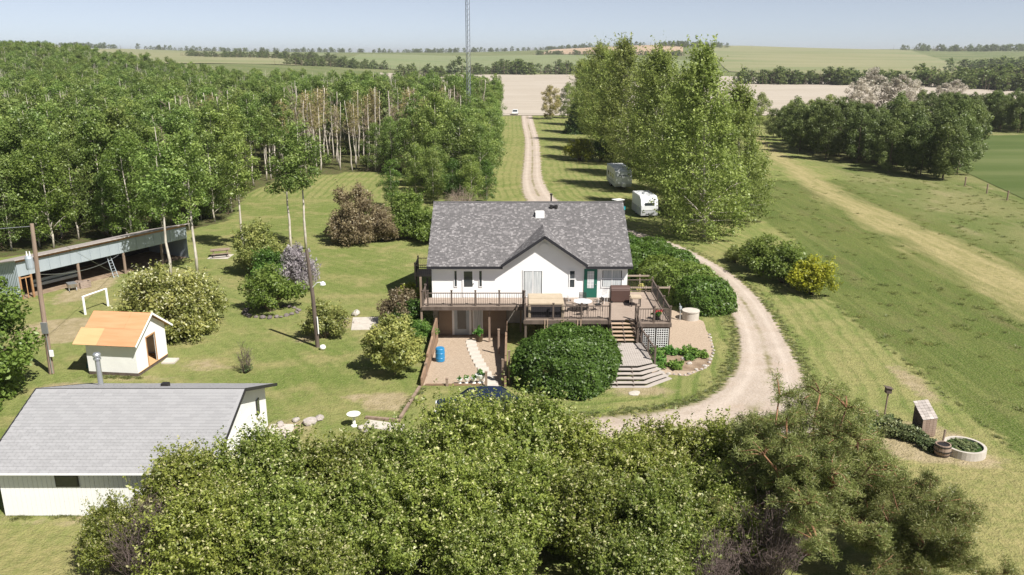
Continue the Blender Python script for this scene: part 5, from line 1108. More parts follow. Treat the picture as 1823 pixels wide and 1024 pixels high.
# ------------------------------------------------------------------ vehicles
def wheel(parent, x, y, r, w=.2, axis='y'):
    t = MB().lathe([(r * .6, -w / 2), (r * .93, -w / 2), (r, -w * .3), (r, w * .3), (r * .93, w / 2), (r * .6, w / 2)], (x, y, r), 20, axis).build('wheel', M['tyre'], parent, local=True)
    MB().lathe([(.03, -w / 2 - .01), (r * .6, -w / 2 - .004), (r * .62, w / 2 + .004), (.03, w / 2 + .01)], (x, y, r), 16, axis).build('rim', M['rim'], t, local=True); return t
def car(name, label, loc, rz, paint, cat='car'):
    c_ = thing(name, label, cat, loc, rz)
    lower = [(-2.35, .42), (-2.42, .7), (-2.3, .92), (-1.25, 1.02), (-.6, 1.04), (1.55, 1.06), (2.2, 1.0), (2.34, .72), (2.3, .38), (1.9, .28), (-2.0, .28)]
    MB().prism(lower, -.9, .9, 'y').build('body', paint, c_, .06, local=True)
    gh = [(-1.30, 1.0), (-.55, 1.55), (.2, 1.66), (1.2, 1.60), (1.95, 1.03)]
    v = [(x, s_ * (.84 - .20 * (z - 1.0)), z) for s_ in (-1, 1) for x, z in gh]; n = len(gh)
    MB().add(v, [tuple(range(n))[::-1], tuple(range(n, 2 * n))] + [(i, (i + 1) % n, n + (i + 1) % n, n + i) for i in range(n)]).build('cabin_glass', M['glass'], c_, local=True)
    rv_ = [(x, s_ * yy, z) for s_ in (-1, 1) for x, z, yy in ((-.6, 1.56, .735), (.2, 1.675, .715), (1.22, 1.615, .725))]
    MB().add(rv_ + [(x, y, z + .03) for x, y, z in rv_], [(0, 3, 4, 1), (1, 4, 5, 2), (6, 7, 10, 9), (7, 8, 11, 10), (0, 1, 7, 6), (1, 2, 8, 7), (3, 9, 10, 4), (4, 10, 11, 5), (0, 6, 9, 3), (2, 5, 11, 8)]).build('roof_panel', paint, c_, local=True)
    for s_ in (-1, 1):
        MB().bar((-1.28, s_ * .83, 1.02), (-.57, s_ * .735, 1.57), .07, .05).bar((.25, s_ * .85, 1.04), (.3, s_ * .73, 1.66), .08, .05).bar((1.93, s_ * .83, 1.05), (1.2, s_ * .735, 1.62), .1, .06).build('pillar', paint, c_, local=True)
        MB().box(-2.40, -2.22, s_ * .66 - .17, s_ * .66 + .17, .70, .86).build('headlight', M['lampglass'], c_, .02, local=True); MB().box(2.24, 2.345, s_ * .72 - .12, s_ * .72 + .12, .72, .95).build('tail_light', M['redp'], c_, .02, local=True)
        MB().box(-.85, -.65, s_ * .98 - .09, s_ * .98 + .09, 1.0, 1.14).build('mirror', paint, c_, .02, local=True)
        for x in (-1.45, 1.45): wheel(c_, x, s_ * .82, .34)
    return c_
car('parked_car', 'dark navy blue car parked behind the flowering shrubs', (-1.75, 40.9, .03), .06, M['carblue'])
car('parked_car', 'small white car half hidden where the lane meets the road', (1.0, 269.6, .15), 1.5, M['carwhite'])
def trailer(name, label, loc, rz, Ln, Wd, Ht, m, cover=False):
    t = thing(name, label, 'trailer', loc, rz); hb = .45
    prof = [(-Ln / 2, hb + .5), (-Ln / 2 + .35, hb), (Ln / 2, hb), (Ln / 2, Ht), (-Ln / 2 + .9, Ht), (-Ln / 2 + .3, Ht - .35), (-Ln / 2, Ht - 1.1)]
    MB().prism(prof, -Wd / 2, Wd / 2, 'y').build('body', m, t, .035, local=True)
    if not cover:
        for s_ in (-1, 1):
            for x in (-1.6, .2, 2.1):
                f = MB().box(x - .45, x + .45, s_ * Wd / 2 - .015, s_ * Wd / 2 + .015, 1.55, 2.15).build('window', M['metal_black'], t, local=True); MB().box(x - .38, x + .38, s_ * Wd / 2 - .02, s_ * Wd / 2 + .02, 1.62, 2.08).build('pane', M['glass'], f, local=True)
        d_ = MB().box(1.0, 1.65, -Wd / 2 - .02, -Wd / 2 + .01, .55, 2.4).build('door', M['trim'], t, local=True); MB().box(1.5, 1.58, -Wd / 2 - .05, -Wd / 2 - .021, 1.3, 1.42).build('handle', M['metal_black'], d_, local=True)
        f = MB().box(-Ln / 2 + .05, -Ln / 2 + .16, -.7, .7, 1.75, 2.15).build('window', M['glass'], t, local=True)
        MB().box(-.4, .5, -.35, .35, Ht + .002, Ht + .28).build('air_conditioner', M['trim'], t, .05, local=True); MB().box(1.7, 2.1, -.2, .2, Ht + .002, Ht + .1).box(-2.2, -1.8, -.2, .2, Ht + .002, Ht + .1).build('roof_hatch', M['galv'], t, local=True)
        MB().box(-Ln / 2 - .55, -Ln / 2 - .12, -.3, .3, .55, 1.15).build('propane_cover', M['trim'], t, .08, local=True)
        MB().box(-Ln / 2 + .6, Ln / 2 - .1, -Wd / 2 - .012, Wd / 2 + .012, .95, 1.10).build('stripe', M['bluemetal'], t, local=True)
    else:
        MB().box(-Ln / 2 + .05, Ln / 2 + .02, -Wd / 2 - .03, Wd / 2 + .03, .25, 1.25).build('skirt_cover', M['rvgrey'], t, .05, local=True); MB().box(-.3, .5, -.3, .3, Ht + .002, Ht + .15).build('roof_hatch', M['rv'], t, .04, local=True)
        f = MB().box(-Ln / 2 - .012, -Ln / 2 + .02, -.6, .6, 1.5, 1.85).build('window', M['glass'], t, local=True)
    for s_ in (-1, 1):
        for x in ((.3, 1.15) if not cover else (.4,)): wheel(t, x, s_ * (Wd / 2 - .14), .33)
    MB().bar((-Ln / 2 + .2, .4, .5), (-Ln / 2 - 1.1, 0, .45), .08).bar((-Ln / 2 + .2, -.4, .5), (-Ln / 2 - 1.1, 0, .45), .08).build('drawbar', M['metal_black'], t, local=True)
    return t
trailer('travel_trailer', 'white travel trailer parked under the poplars, farther of two', (16.0, 122.5, 0), PI / 2 + .06, 7.4, 2.45, 3.0, M['rv'])
trailer('covered_trailer', 'smaller pale trailer with a grey skirt cover under the nearest poplar', (16.4, 100.2, 0), PI / 2 + .1, 4.6, 2.1, 2.6, M['rv'], True)
rm = thing('riding_toy', 'teal and white utility cart with red trim behind the house ridge', 'cart', (13.0, 100.5, 0), .5)
MB().prism([(-.9, .45), (.9, .45), (.95, .95), (.2, 1.05), (-.2, .75), (-.9, .85)], -.55, .55, 'y').build('body', M['teal'], rm, .05, local=True); MB().box(-.5, .8, -.55, .55, 1.75, 1.82).build('canopy', M['trim'], rm, .03, local=True)
for x in (-.45, .75):
    for s_ in (-.5, .5): MB().bar((x, s_, .8), (x, s_, 1.75), .04).build('post', M['metal_black'], rm, local=True)
MB().box(-.2, .3, -.45, .45, .9, 1.35).build('seat', M['redp'], rm, .05, local=True)
for x in (-.65, .65):
    for s_ in (-.55, .55): wheel(rm, x, s_, .26, .16)

# ------------------------------------------------------------------ shrubs and small trees in the yard
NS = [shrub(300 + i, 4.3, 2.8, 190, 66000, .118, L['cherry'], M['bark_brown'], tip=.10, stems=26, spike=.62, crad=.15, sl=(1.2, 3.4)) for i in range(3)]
front = [(-15.3, 27.6, .55, 1.3, 'low flowering shrub at the end of the front hedge before the garage'), (-12.9, 29.4, .98, 1, 'flowering shrub overlapping the garage wall'), (-10.2, 30.4, 1.02, 1, 'flowering shrub covering the garage corner'), (-7.4, 30.8, .98, 1, 'flowering shrub just before the scattered rocks'), (-4.6, 31.3, .98, 1, 'flowering shrub before the pale slab and bird bath'), (-1.9, 33.0, 1.14, 1, 'tall flowering shrub hiding the hood of the navy car'), (.8, 33.4, 1.14, 1, 'tall flowering shrub hiding the tail of the navy car'), (3.1, 32.4, .98, 1, 'flowering shrub below the round dark bush'), (5.0, 31.2, .92, 1, 'flowering shrub below the deck steps'), (6.9, 32.3, .95, 1, 'flowering shrub at the middle of the gravel yard edge'), (8.8, 31.8, 1.0, 1, 'flowering shrub next to the big pine'),
         (-11.4, 26.8, .92, 1, 'close flowering shrub below the garage corner shrub'), (-8.4, 27.2, .95, 1, 'close flowering shrub second along the near row'), (-5.4, 27.5, .97, 1, 'close flowering shrub third along the near row'), (-2.5, 28.6, 1.02, 1, 'close flowering shrub in the middle of the near row'), (.4, 29.0, 1.03, 1, 'close flowering shrub below the tall middle pair'), (3.1, 28.2, .95, 1, 'close flowering shrub fourth from the pine end'), (5.6, 27.4, .92, 1, 'close flowering shrub third from the pine end'), (7.6, 28.6, .92, 1, 'close flowering shrub nearest the pine trunk'), (-6.9, 24.6, .8, 1, 'nearest flowering shrub at the picture bottom beside bare twigs'), (-1.0, 25.4, .8, 1, 'nearest flowering shrub at the picture bottom centre'), (4.4, 24.8, .8, 1, 'nearest flowering shrub at the picture bottom toward the pine')]
for q, (x, y, s_, zz, lb) in enumerate(front): plant('flowering_shrub', lb, 'shrub', x, y, *NS[q % 3], s_, cn='foliage', sn='stems', zs=s_ * zz)
TW = [twig_bush(330 + i, 3.3, 1.5, 190, M['twig_dark']) for i in range(2)]
plant('bare_twig_bush', 'leafless purplish twig bush between the flowering shrubs near the garage', 'bush', -13.6, 26.9, TW[0], None, 1.0, cn='twigs'); plant('bare_twig_bush', 'leafless dark twig bush beside the pine trunk', 'bush', 9.6, 27.0, TW[1], None, 1.0, cn='twigs'); plant('bare_twig_bush', 'leafless twigs poking between middle and pine side shrubs', 'bush', 7.2, 26.2, TW[0], None, .8, cn='twigs')
PN = pine(340, 7.2, 4.0, 190000, L['pine'], M['bark_orange'], 30); PN2 = pine(341, 5.0, 3.2, 110000, L['pine'], M['bark_orange'], 22)
plant('pine_tree', 'big open grown pine with orange limbs in the front corner', 'tree', 11.7, 28.6, *PN, 1.0, rz=.4); plant('pine_tree', 'lower spreading pine beside the big pine', 'tree', 15.0, 26.6, *PN2, .86, rz=1.1)
BIG = shrub(350, 5.9, 3.9, 120, 48000, .19, L['pale'], M['bark_brown'], tip=.14, stems=14, spike=.3, crad=.22, low=.02); plant('pale_shrub', 'large pale green shrub beside the plywood roofed shed', 'shrub', -24.1, 55.3, *BIG, 1.0, cn='foliage', sn='stems')
MAP = broadleaf(351, 8.2, 4.2, 36000, .22, L['bright'], M['bark_brown'], base=.0, ncl=110, tr=.018, crad=.12); plant('maple_tree', 'dense bright green tree at the edge by the utility pole', 'tree', -31.3, 43.4, *MAP, 1.08)
BIGS = [shrub(355 + i, 6.0, 3.1, 95, 26000, .185, L['pale'], M['bark_brown'], stems=12, spike=.35, crad=.22, low=.03) for i in range(2)]
MID = [shrub(360 + i, 4.2, 2.3, 40, 11000, .20, L['bright'], M['bark_brown'], stems=10, spike=.25) for i in range(2)]
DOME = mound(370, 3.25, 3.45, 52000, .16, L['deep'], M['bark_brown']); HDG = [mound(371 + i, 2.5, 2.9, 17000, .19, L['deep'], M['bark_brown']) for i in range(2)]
def sb(name, lb, x, y, v, s_, leaf=None, zz=1.0, cat='shrub'): return plant(name, lb, cat, x, y, *v, s_, cn='foliage', sn='stems', leaf=leaf, zs=s_ * zz)
sb('round_bush', 'large dark green rounded bush in front of the raised deck', 3.35, 46.6, DOME, .98, zz=1.0)
sb('lilac_bush', 'green bush in a ring of dark stones on the lawn', -18.6, 60.6, MID[0], .95, zz=1.05)
lo = sb('lilac_bush', 'lilac with pale purple blossom behind the ringed green bush', -17.9, 66.0, MID[1], .72, leaf=L['lilac'], zz=1.5)
sb('mixed_shrub', 'tall loose shrub with tan and green leaves beside the picnic table', -22.6, 72.0, BIGS[1], .88, leaf=L['pale'], zz=1.08); sb('mixed_shrub', 'lower dark green shrub against the tall loose shrub', -21.2, 69.2, MID[0], .8, leaf=L['deep'])
sb('purple_shrub', 'dark purple leaved shrub at the back of the lawn', -16.4, 84.5, BIGS[0], 1.05, leaf=L['purple'], zz=1.08); sb('purple_shrub', 'smaller purple brown shrub against the purple one', -13.6, 85.5, BIGS[1], .75, leaf=L['purple'], zz=1.0)
sb('green_shrub', 'vivid green shrub behind the house corner', -10.9, 87.0, BIGS[1], 1.0, leaf=L['bright'], zz=1.0); sb('green_shrub', 'vivid low green shrub squeezed by the house wall', -8.4, 84.5, MID[0], .95)
sb('deck_bush', 'dark reddish bush beside the narrow deck', -8.2, 57.2, MID[0], .72, leaf=L['purple'], zz=1.05); sb('deck_bush', 'green bush under the narrow deck end', -7.2, 56.4, MID[1], .6, leaf=L['deep']); sb('deck_bush', 'yellow green bush by the house side wall', -7.9, 61.2, MID[1], .55, leaf=L['gold'])
sb('deck_bush', 'leafy plants before the tall deck post', -6.4, 54.2, MID[0], .5, leaf=L['bed'], zz=.7)
FT = broadleaf(372, 3.7, 2.1, 9500, .17, L['pale'], M['bark_brown'], base=.22, ncl=46, tr=.02, crad=.16); plant('fruit_tree', 'small spreading pale leaved fruit tree beside the gravel court', 'tree', -7.3, 47.6, *FT, 1.0)
sb('pole_shrub', 'scruffy shrub behind the brown lamp pole', -13.1, 54.4, MID[1], .72, leaf=L['pale'])
for q, (x, y, s_) in enumerate([(12.9, 67.0, 1.0), (14.2, 70.0, 1.0), (11.6, 71.5, 1.0), (14.3, 64.0, 1.08), (15.0, 61.2, .95), (10.9, 75.5, 1.0), (13.0, 74.2, 1.0)]):
    sb('hedge_bush', ['middle bush of the hedge right of the house', 'hedge bush by the lane bend behind the house', 'hedge bush nearest the house roof corner', 'bulging hedge bush beside the concrete well', 'low front end bush of the lane side hedge', 'far end bush of the hedge behind the house', 'far hedge bush close to the lane'][q], x, y, HDG[q % 2], s_ * .95, leaf=L['bright'] if q in (0, 3) else None, zz=1.0)
for x, y, s_, lf, lb in [(22.8, 72.4, 1.0, 'bright', 'greener bush at the back of the golden cluster'), (23.8, 68.8, 1.05, 'bright', 'middle bush of the golden cluster by the meadow'), (24.9, 65.3, .92, 'gold', 'golden yellow bush at the tip of the cluster by the meadow'), (21.3, 76.0, .5, 'poplar', 'small grey green bush behind the golden cluster')]: sb('golden_bush', lb, x, y, MID[0], s_, leaf=L[lf], zz=.95)
for x, y, s_, lf, lb in [(12.6, 153, 1.25, 'gold', 'yellow green bush beside the far lane'), (16.6, 152, 1.2, 'deep', 'darker bush paired with the yellow green one by the lane')]: sb('lane_bush', lb, x, y, MID[1], s_, leaf=L[lf], zz=.9)
plant('brush_pile', 'dark heap of cut brush under the far poplars', 'brush pile', 14.4, 168, TW[1], None, 1.9, cn='twigs', zs=.8)
SAP = twig_bush(380, 1.7, .45, 26, M['twig_dark']); SAPF = shrub(381, .9, .5, 8, 500, .10, L['juniper'], M['bark_brown'], stems=3); plant('young_sapling', 'wispy young sapling with guard on the lawn behind the garage', 'sapling', -16.6, 47.9, SAPF[0], SAP, 1.0, cn='foliage', sn='stems')
JUN = shrub(385, .75, .9, 26, 5000, .13, L['juniper'], M['bark_brown'], stems=5, spike=.35)
for x, y, s_, lb in [(19.0, 39.9, 1.0, 'low juniper at the far end of the rockery'), (19.9, 39.2, 1.0, 'low juniper in the middle of the rockery'), (20.7, 38.6, .9, 'low juniper at the foot of the shingled box'), (20.2, 40.2, .8, 'low juniper below the birdhouse pole'), (21.0, 37.6, .7, 'small juniper touching the old barrel'), (19.4, 40.9, .7, 'small juniper behind the rockery stump')]: sb('juniper', lb, x, y, JUN, s_)
BEDP = shrub(386, .55, .7, 20, 2600, .13, L['bed'], M['bark_brown'], stems=4, spike=.4)
for q, (x, y, s_) in enumerate([(9.6, 51.0, 1.0), (10.6, 51.2, .9), (11.6, 51.0, 1.0), (12.4, 50.6, .8), (9.5, 49.6, .9), (10.4, 48.7, .9), (9.3, 48.5, .7), (11.5, 50.1, .6)]):
    sb('bed_plant', 'leafy perennial clump in the curved flower bed', x, y, BEDP, s_)['group'] = 'perennials of the curved flower bed'
for q, (x, y, z, s_) in enumerate([(10.2, 63.2, 0, .8), (11.3, 62.6, 0, .7), (9.6, 60.8, 0, .6)]): plant('garden_plant', ['leafy plant in the railed garden, farthest back', 'leafy plant in the railed garden by the outer corner', 'leafy plant in the railed garden nearest the deck'][q], 'plant', x, y, *BEDP, s_, cn='foliage', sn='stems')
YEL = shrub(388, 1.3, .45, 9, 420, .14, L['yellow'], M['bark_brown'], stems=4); plant('yellow_flowers', 'tall pale yellow flowering plant by the garden rails', 'plant', 10.6, 65.2, *YEL, 1.0, cn='blooms', sn='stems')
# unmown grass: blades on the meadow, along the driveway, fence line and wall feet (nobody could count it)
def tuft(seed, n=46, h=.34, w=.30):
    r = np.random.default_rng(seed); b = np.stack([r.normal(0, w * .5, n), r.normal(0, w * .5, n), np.zeros(n)], 1); a = r.uniform(0, 6.28, n); ln = h * r.uniform(.5, 1.1, n)
    tip_ = b + np.stack([np.cos(a) * ln * .5, np.sin(a) * ln * .5, ln], 1); sd2 = np.stack([-np.sin(a), np.cos(a), np.zeros(n)], 1) * .016; mid2 = (b + tip_) / 2 + [0, 0, .04]
    V = np.stack([b, mid2 + sd2, tip_, mid2 - sd2], 1).reshape(-1, 3); return quads_mesh('grass_blades', [(V, np.clip(r.normal(.5, .2, n), 0, .88), L['grass'])])
L['grass'] = leafmat('grass_blades', (.085, .115, .022), (.145, .180, .042), (.27, .25, .11), var=.25, trans=.5, hue=.02)
TUFT = [sources(tuft(400 + i)) for i in range(4)]
mp_ = np.stack([rng.uniform(25.4, 68, 900), rng.uniform(34, 135, 900)], 1); mtr = np.interp(mp_[:, 1], [20, 60, 113, 156], [37, 42.5, 45, 50.8])
mp_ = mp_[((np.abs(mp_[:, 0] - mtr) > 3.0) | (rng.uniform(0, 1, len(mp_)) < .12)) & (mp_[:, 0] / mp_[:, 1] < .72) & ((mp_[:, 1] < 82) | (mp_[:, 0] > 30))]
edge = []
for k_ in range(300, 640):
    for q_ in range(5):
        side = dl if random.random() < .5 else dr; nrm_ = (dr[k_] - dl[k_]) / np.linalg.norm(dr[k_] - dl[k_]) * (-1 if side is dl else 1); edge.append(side[k_] + nrm_ * (abs(random.gauss(0, .35)) + .05) + [random.uniform(-.3, .3), random.uniform(-.3, .3)])
for x0, y0, x1, y1 in ((GX0, GY0 - .12, GX1, GY0 - .12), (-26, 47.2, -22.9, 46.9), (25.2, 36, 25.6, 62), (67, 100, 69, 125), (-6.3, 41, -5.4, 45.4)):
    for q_ in range(90): t_ = random.random(); edge.append([x0 + (x1 - x0) * t_ + random.gauss(0, .12), y0 + (y1 - y0) * t_ + random.gauss(0, .12)])
gpts = np.concatenate([mp_, np.array(edge)]); gsc = np.concatenate([rng.uniform(.7, 1.6, len(mp_)), rng.uniform(.3, .55, len(edge))]); gsz = np.concatenate([rng.uniform(.2, .55, len(mp_)), rng.uniform(.15, .32, len(edge))])
scatter('tall_grass', 'unmown grass over the meadow and along the driveway edges', gpts, gsc, rng.integers(0, 4, len(gpts)), TUFT, sz=gsz)

# ------------------------------------------------------------------ deck furniture
tb = thing('hot_tub', 'square hot tub with tan cover and dark cabinet on the deck', 'hot tub', (2.3, 53.9, ZD))
TX0, TX1, TY0, TY1 = 1.18, 3.42, 52.75, 55.0
for a in ((TX0, TX1, TY0, TY0 + .05), (TX0, TX1, TY1 - .05, TY1), (TX0, TX0 + .05, TY0 + .05, TY1 - .05), (TX1 - .05, TX1, TY0 + .05, TY1 - .05)): MB().box(*a, ZD + .02, ZD + .9).build('side_panel', M['spa_dark'], tb)
for x in (TX0, TX1):
    for y in (TY0, TY1): MB().box(x - .09, x + .09, y - .09, y + .09, ZD + .01, ZD + .92).build('corner_trim', M['spa_tan'], tb, .03)
for y0, y1 in ((TY0 - .08, 53.86), (53.89, TY1 + .08)): MB().box(TX0 - .08, TX1 + .08, y0, y1, ZD + .925, ZD + 1.05).build('cover', M['spa_tan'], tb, .04)
gl = thing('covered_grill', 'barbecue under a dark brown vinyl cover by the house window', 'grill', (7.75, 56.6, ZD)); MB().prism([(56.25, ZD + .02), (57.0, ZD + .02), (57.0, ZD + .95), (56.9, ZD + 1.12), (56.65, ZD + 1.2), (56.4, ZD + 1.12), (56.25, ZD + .95)], 7.05, 8.45).build('cover', M['grillcover'], gl, .05)
for x in (7.15, 8.35): MB().lathe([(.02, -.03), (.07, -.03), (.07, .03), (.02, .03)], (x, 56.2, ZD + .07), 10, 'y').build('wheel', M['tyre'], gl)
bt = thing('side_table', 'beige topped side table beside the covered grill', 'table', (8.75, 55.6, ZD)); MB().box(8.35, 9.15, 55.2, 56.0, ZD + .58, ZD + .70).build('table_top', M['spa_tan'], bt, .04)
for x in (8.45, 9.05):
    for y in (55.3, 55.9): MB().box(x - .03, x + .03, y - .03, y + .03, ZD, ZD + .58).build('leg', M['metal_black'], bt)
pt = thing('patio_table', 'round glass topped metal table among the deck chairs', 'table', (4.9, 54.3, ZD)); MB().lathe([(.02, .70), (.62, .70), (.64, .715), (.62, .73), (.02, .73)], (0, 0, 0), 28).build('table_top', M['lampglass'], pt, local=True)
for a in range(4): MB().tube([(.2 * math.cos(a * PI / 2), .2 * math.sin(a * PI / 2), .69), (.5 * math.cos(a * PI / 2), .5 * math.sin(a * PI / 2), 0)], .02, 6).build('leg', M['metal_black'], pt, local=True)
def chair(lb, x, y, rz, m):
    c_ = thing('patio_chair', lb, 'chair', (x, y, ZD), rz)
    for sx in (-.24, .24):
        MB().tube([(sx, -.24, 0), (sx, -.24, .62), (sx, .24, .62)], .016, 5).build('leg', m, c_, local=True); MB().tube([(sx, .26, 0), (sx, .24, .45), (sx, .36, .95)], .016, 5).build('leg', m, c_, local=True)
    for k in range(6): MB().box(-.23, .23, -.23 + k * .08, -.17 + k * .08, .43, .45).build('seat_slat', m, c_, local=True)
    for k in range(5): z = .52 + k * .09; MB().box(-.23, .23, .25 + k * .024, .265 + k * .024, z, z + .055).build('back_slat', m, c_, local=True)
for a in (('white metal chair against the wall beside the green door', 4.3, 56.6, 0.1, 'trim'), ('black metal chair left of the round table', 3.95, 54.1, 1.4, 'metal_black'), ('black metal chair in front of the round table by the railing', 4.9, 53.35, PI, 'metal_black'), ('black metal chair behind the round table', 5.0, 55.3, 0, 'metal_black'), ('black metal chair right of the round table near the stairs', 5.95, 54.4, -1.3, 'metal_black'), ('white metal chair beside the covered grill', 6.5, 56.3, -.5, 'trim')): chair(a[0], a[1], a[2], a[3], M[a[4]])
fpt = thing('flower_pot', 'potted red flowers on the deck wing', 'flower pot', (9.75, 52.4, ZD)); MB().lathe([(.14, 0), (.2, .3), (.22, .34), (.16, .32)], (0, 0, .002), 14).build('pot', M['metal_black'], fpt, local=True)
RB = shrub(395, .5, .36, 12, 500, .11, L['bed'], M['bark_brown'], stems=3); place('foliage', RB[0], fpt, (0, 0, .25)); 
V_, T_ = clump_leaves(np.array([[x, y, .62, .14] for x, y in ((-.2, -.1), (.1, -.15), (.25, .05), (-.05, .12))]), 160, .10, np.random.default_rng(3)); place('blooms', quads_mesh('blooms', [(V_, T_, M['red'])]), fpt)
bp_ = thing('dark_planter', 'tan pot with dark leaved plant beside the basement door', 'flower pot', (-2.35, 55.9, court_z(55.9))); MB().lathe([(.2, 0), (.28, .5), (.31, .55), (.24, .52)], (0, 0, .01), 16).build('pot', M['clay'], bp_, local=True); place('foliage', RB[0], bp_, (0, 0, .45), (0, 0, 0), (1.1, 1.1, 1.5)).material_slots[0].link = 'OBJECT'; bp_.children[-1].material_slots[0].material = L['purple']

# ------------------------------------------------------------------ yard objects
br_ = thing('plastic_barrel', 'blue plastic barrel against the court retaining wall', 'barrel', (-4.75, 50.9, court_z(50.9))); MB().lathe([(.26, .01), (.30, .05), (.31, .28), (.325, .30), (.31, .32), (.31, .60), (.325, .62), (.31, .64), (.30, .90), (.26, .94)], (0, 0, 0), 24).build('drum', M['blue'], br_, local=True, smooth=False)
MB().lathe([(.02, .945), (.25, .945), (.25, .965), (.02, .965)], (0, 0, 0), 20).build('lid', M['blue'], br_, local=True)
for q, (x, s_, lb) in enumerate([(-3.15, .8, 'low white planter farthest from the slab path'), (-2.75, .9, 'second white planter from the grass side'), (-2.3, 1.0, 'white planter between two others by the court edging'), (-1.9, 1.5, 'tallest white urn planter near the brown post')]):
    p_ = thing('white_planter', lb, 'planter', (x, 46.0 + .08 * (q % 2), .02)); MB().lathe([(.12, 0), (.13, .05), (.07, .1), (.06, .16), (.16, .24), (.2, .36), (.21, .40), (.17, .38)], (0, 0, 0), 16).build('pot', M['pot'], p_, local=True); place('foliage', RB[0], p_, (0, 0, .34), (0, 0, q), (.55, .55, .6)); p_.scale = (s_, s_, s_)
bb = thing('bird_bath', 'white pedestal bird bath on the lawn by the slab', 'bird bath', (-8.45, 40.2, 0)); MB().lathe([(.17, 0), (.17, .06), (.09, .12), (.075, .45), (.12, .58)], (0, 0, 0), 16).build('pedestal', M['pot'], bb, local=True); MB().lathe([(.1, .58), (.3, .62), (.36, .70), (.37, .72), (.32, .715), (.1, .66)], (0, 0, .002), 22).build('basin', M['pot'], bb, local=True)
def plank_edge(name, lb, a, b, w=.16, h=.16): return tag(MB().bar((*a, h / 2 - .02), (*b, h / 2 - .02), w, h).build(name, M['post'], None), lb, 'timber')
plank_edge('edging_timber', 'timber edging running from the court to the pale slab', (-5.5, 45.4), (-6.1, 41.1)); plank_edge('edging_timber', 'timber edging along the top of the pale slab', (-8.0, 41.15), (-6.05, 40.75))
tag(MB().prism([(-8.0, 40.1), (-5.8, 39.4), (-5.7, 40.3), (-7.8, 40.95)], -.03, .035, 'z').build('garden_slab', M['concrete']), kind='structure'); tag(MB().prism([(-12.0, 58.9), (-9.2, 59.1), (-9.0, 56.2), (-11.6, 56.0)], -.03, .04, 'z').build('patio_slab', M['concrete']), kind='structure'); tag(MB().box(-29.6, -27.6, 77.3, 79.2, -.03, .03).build('picnic_pad', M['concrete']), kind='structure')
def rock(lb, x, y, s_, m='stone', z=0, grp=None, seed=0, flat=.65, name='boulder'):
    import bmesh
    bm = bmesh.new(); bmesh.ops.create_icosphere(bm, subdivisions=2, radius=1); r = random.Random(seed + int(x * 100))
    k = [Vector((r.uniform(-1, 1), r.uniform(-1, 1), r.uniform(-1, 1))).normalized() for _ in range(7)]; off = [r.uniform(.62, .9) for _ in k]
    for v in bm.verts:
        for kk, oo in zip(k, off):
            d = v.co.dot(kk)
            if d > oo: v.co -= kk * (d - oo)
    me = bpy.data.meshes.new(name); bm.to_mesh(me); bm.free(); me.materials.append(M[m]); o = place(name, me, None, (x, y, H(x, y) + s_ * flat * .45 + z), (0, 0, r.uniform(0, 6)), (s_, s_ * r.uniform(.7, 1), s_ * flat)); return tag(o, lb, 'rock', grp)
for q in range(26):
    a = q / 26 * 2 * PI; rock('dark stone of the ring around the green lawn bush', -18.6 + 2.05 * math.cos(a) + random.uniform(-.15, .15), 60.3 + 1.5 * math.sin(a) + random.uniform(-.12, .12), random.uniform(.14, .28), 'darkstone', grp='stones ringing the lawn bush', seed=q, name='ring_stone')
for q, (x, y, s_, lb) in enumerate([(-12.4, 40.2, .30, 'rounded rock nearest the garage pad'), (-11.7, 40.8, .26, 'small rock behind the rounded ones'), (-10.9, 40.5, .42, 'largest pale flat rock of the rock group'), (-11.9, 39.4, .30, 'tan rock at the front of the rock group'), (-10.5, 41.0, .3, 'outer rock of the group toward the bird bath'), (-8.0, 39.9, .22, 'pink grey rock touching the pale slab'), (-7.8, 39.5, .2, 'small rock below the bird bath'), (-11.9, 59.6, .45, 'boulder behind the concrete patio slab'), (-12.6, 58.5, .35, 'boulder at the corner of the patio slab'), (-11.5, 57.6, .28, 'small rock on the patio slab edge')]): rock(lb, x, y, s_, 'whitestone' if q % 2 else 'stone', seed=q)
for q in range(22):
    t_ = q / 21; P_ = [(9.1, 47.7), (10.8, 47.4), (12.4, 48.7), (13.5, 51.6), (14.0, 55.0)]; k = min(3, int(t_ * 4)); u = t_ * 4 - k; x = P_[k][0] + (P_[k + 1][0] - P_[k][0]) * u; y = P_[k][1] + (P_[k + 1][1] - P_[k][1]) * u; rock('pale edging stone along the curved gravel bed', x, y, random.uniform(.10, .17), 'whitestone' if q % 3 else 'stone', grp='edging stones of the gravel bed', seed=q + 50, name='edging_stone', flat=.55)
for q, (x, y, s_, lb) in enumerate([(11.2, 50.2, .22, 'white stone amid the flower bed leaves'), (11.4, 49.3, .22, 'flat white stone in the bare part of the flower bed'), (12.3, 48.9, .18, 'upright white stone at the flower bed rim'), (11.6, 48.3, .16, 'small white stone low in the flower bed'), (7.2, 44.6, .42, 'flat stepping stone below the splayed deck steps')]): rock(lb, x, y, s_, 'whitestone' if q < 4 else 'concrete', seed=q + 90, flat=.5 if q < 4 else .12)
wl = thing('well_casing', 'round concrete well casing on the gravel bed', 'well', (13.4, 58.6, 0)); MB().lathe([(.62, -.1), (.62, .62), (.50, .62), (.50, .3)], (0, 0, 0), 28).build('ring', M['concrete'], wl, local=True); MB().lathe([(.02, .625), (.66, .625), (.66, .70), (.02, .72)], (0, 0, 0), 28).build('lid', M['concrete'], wl, local=True)
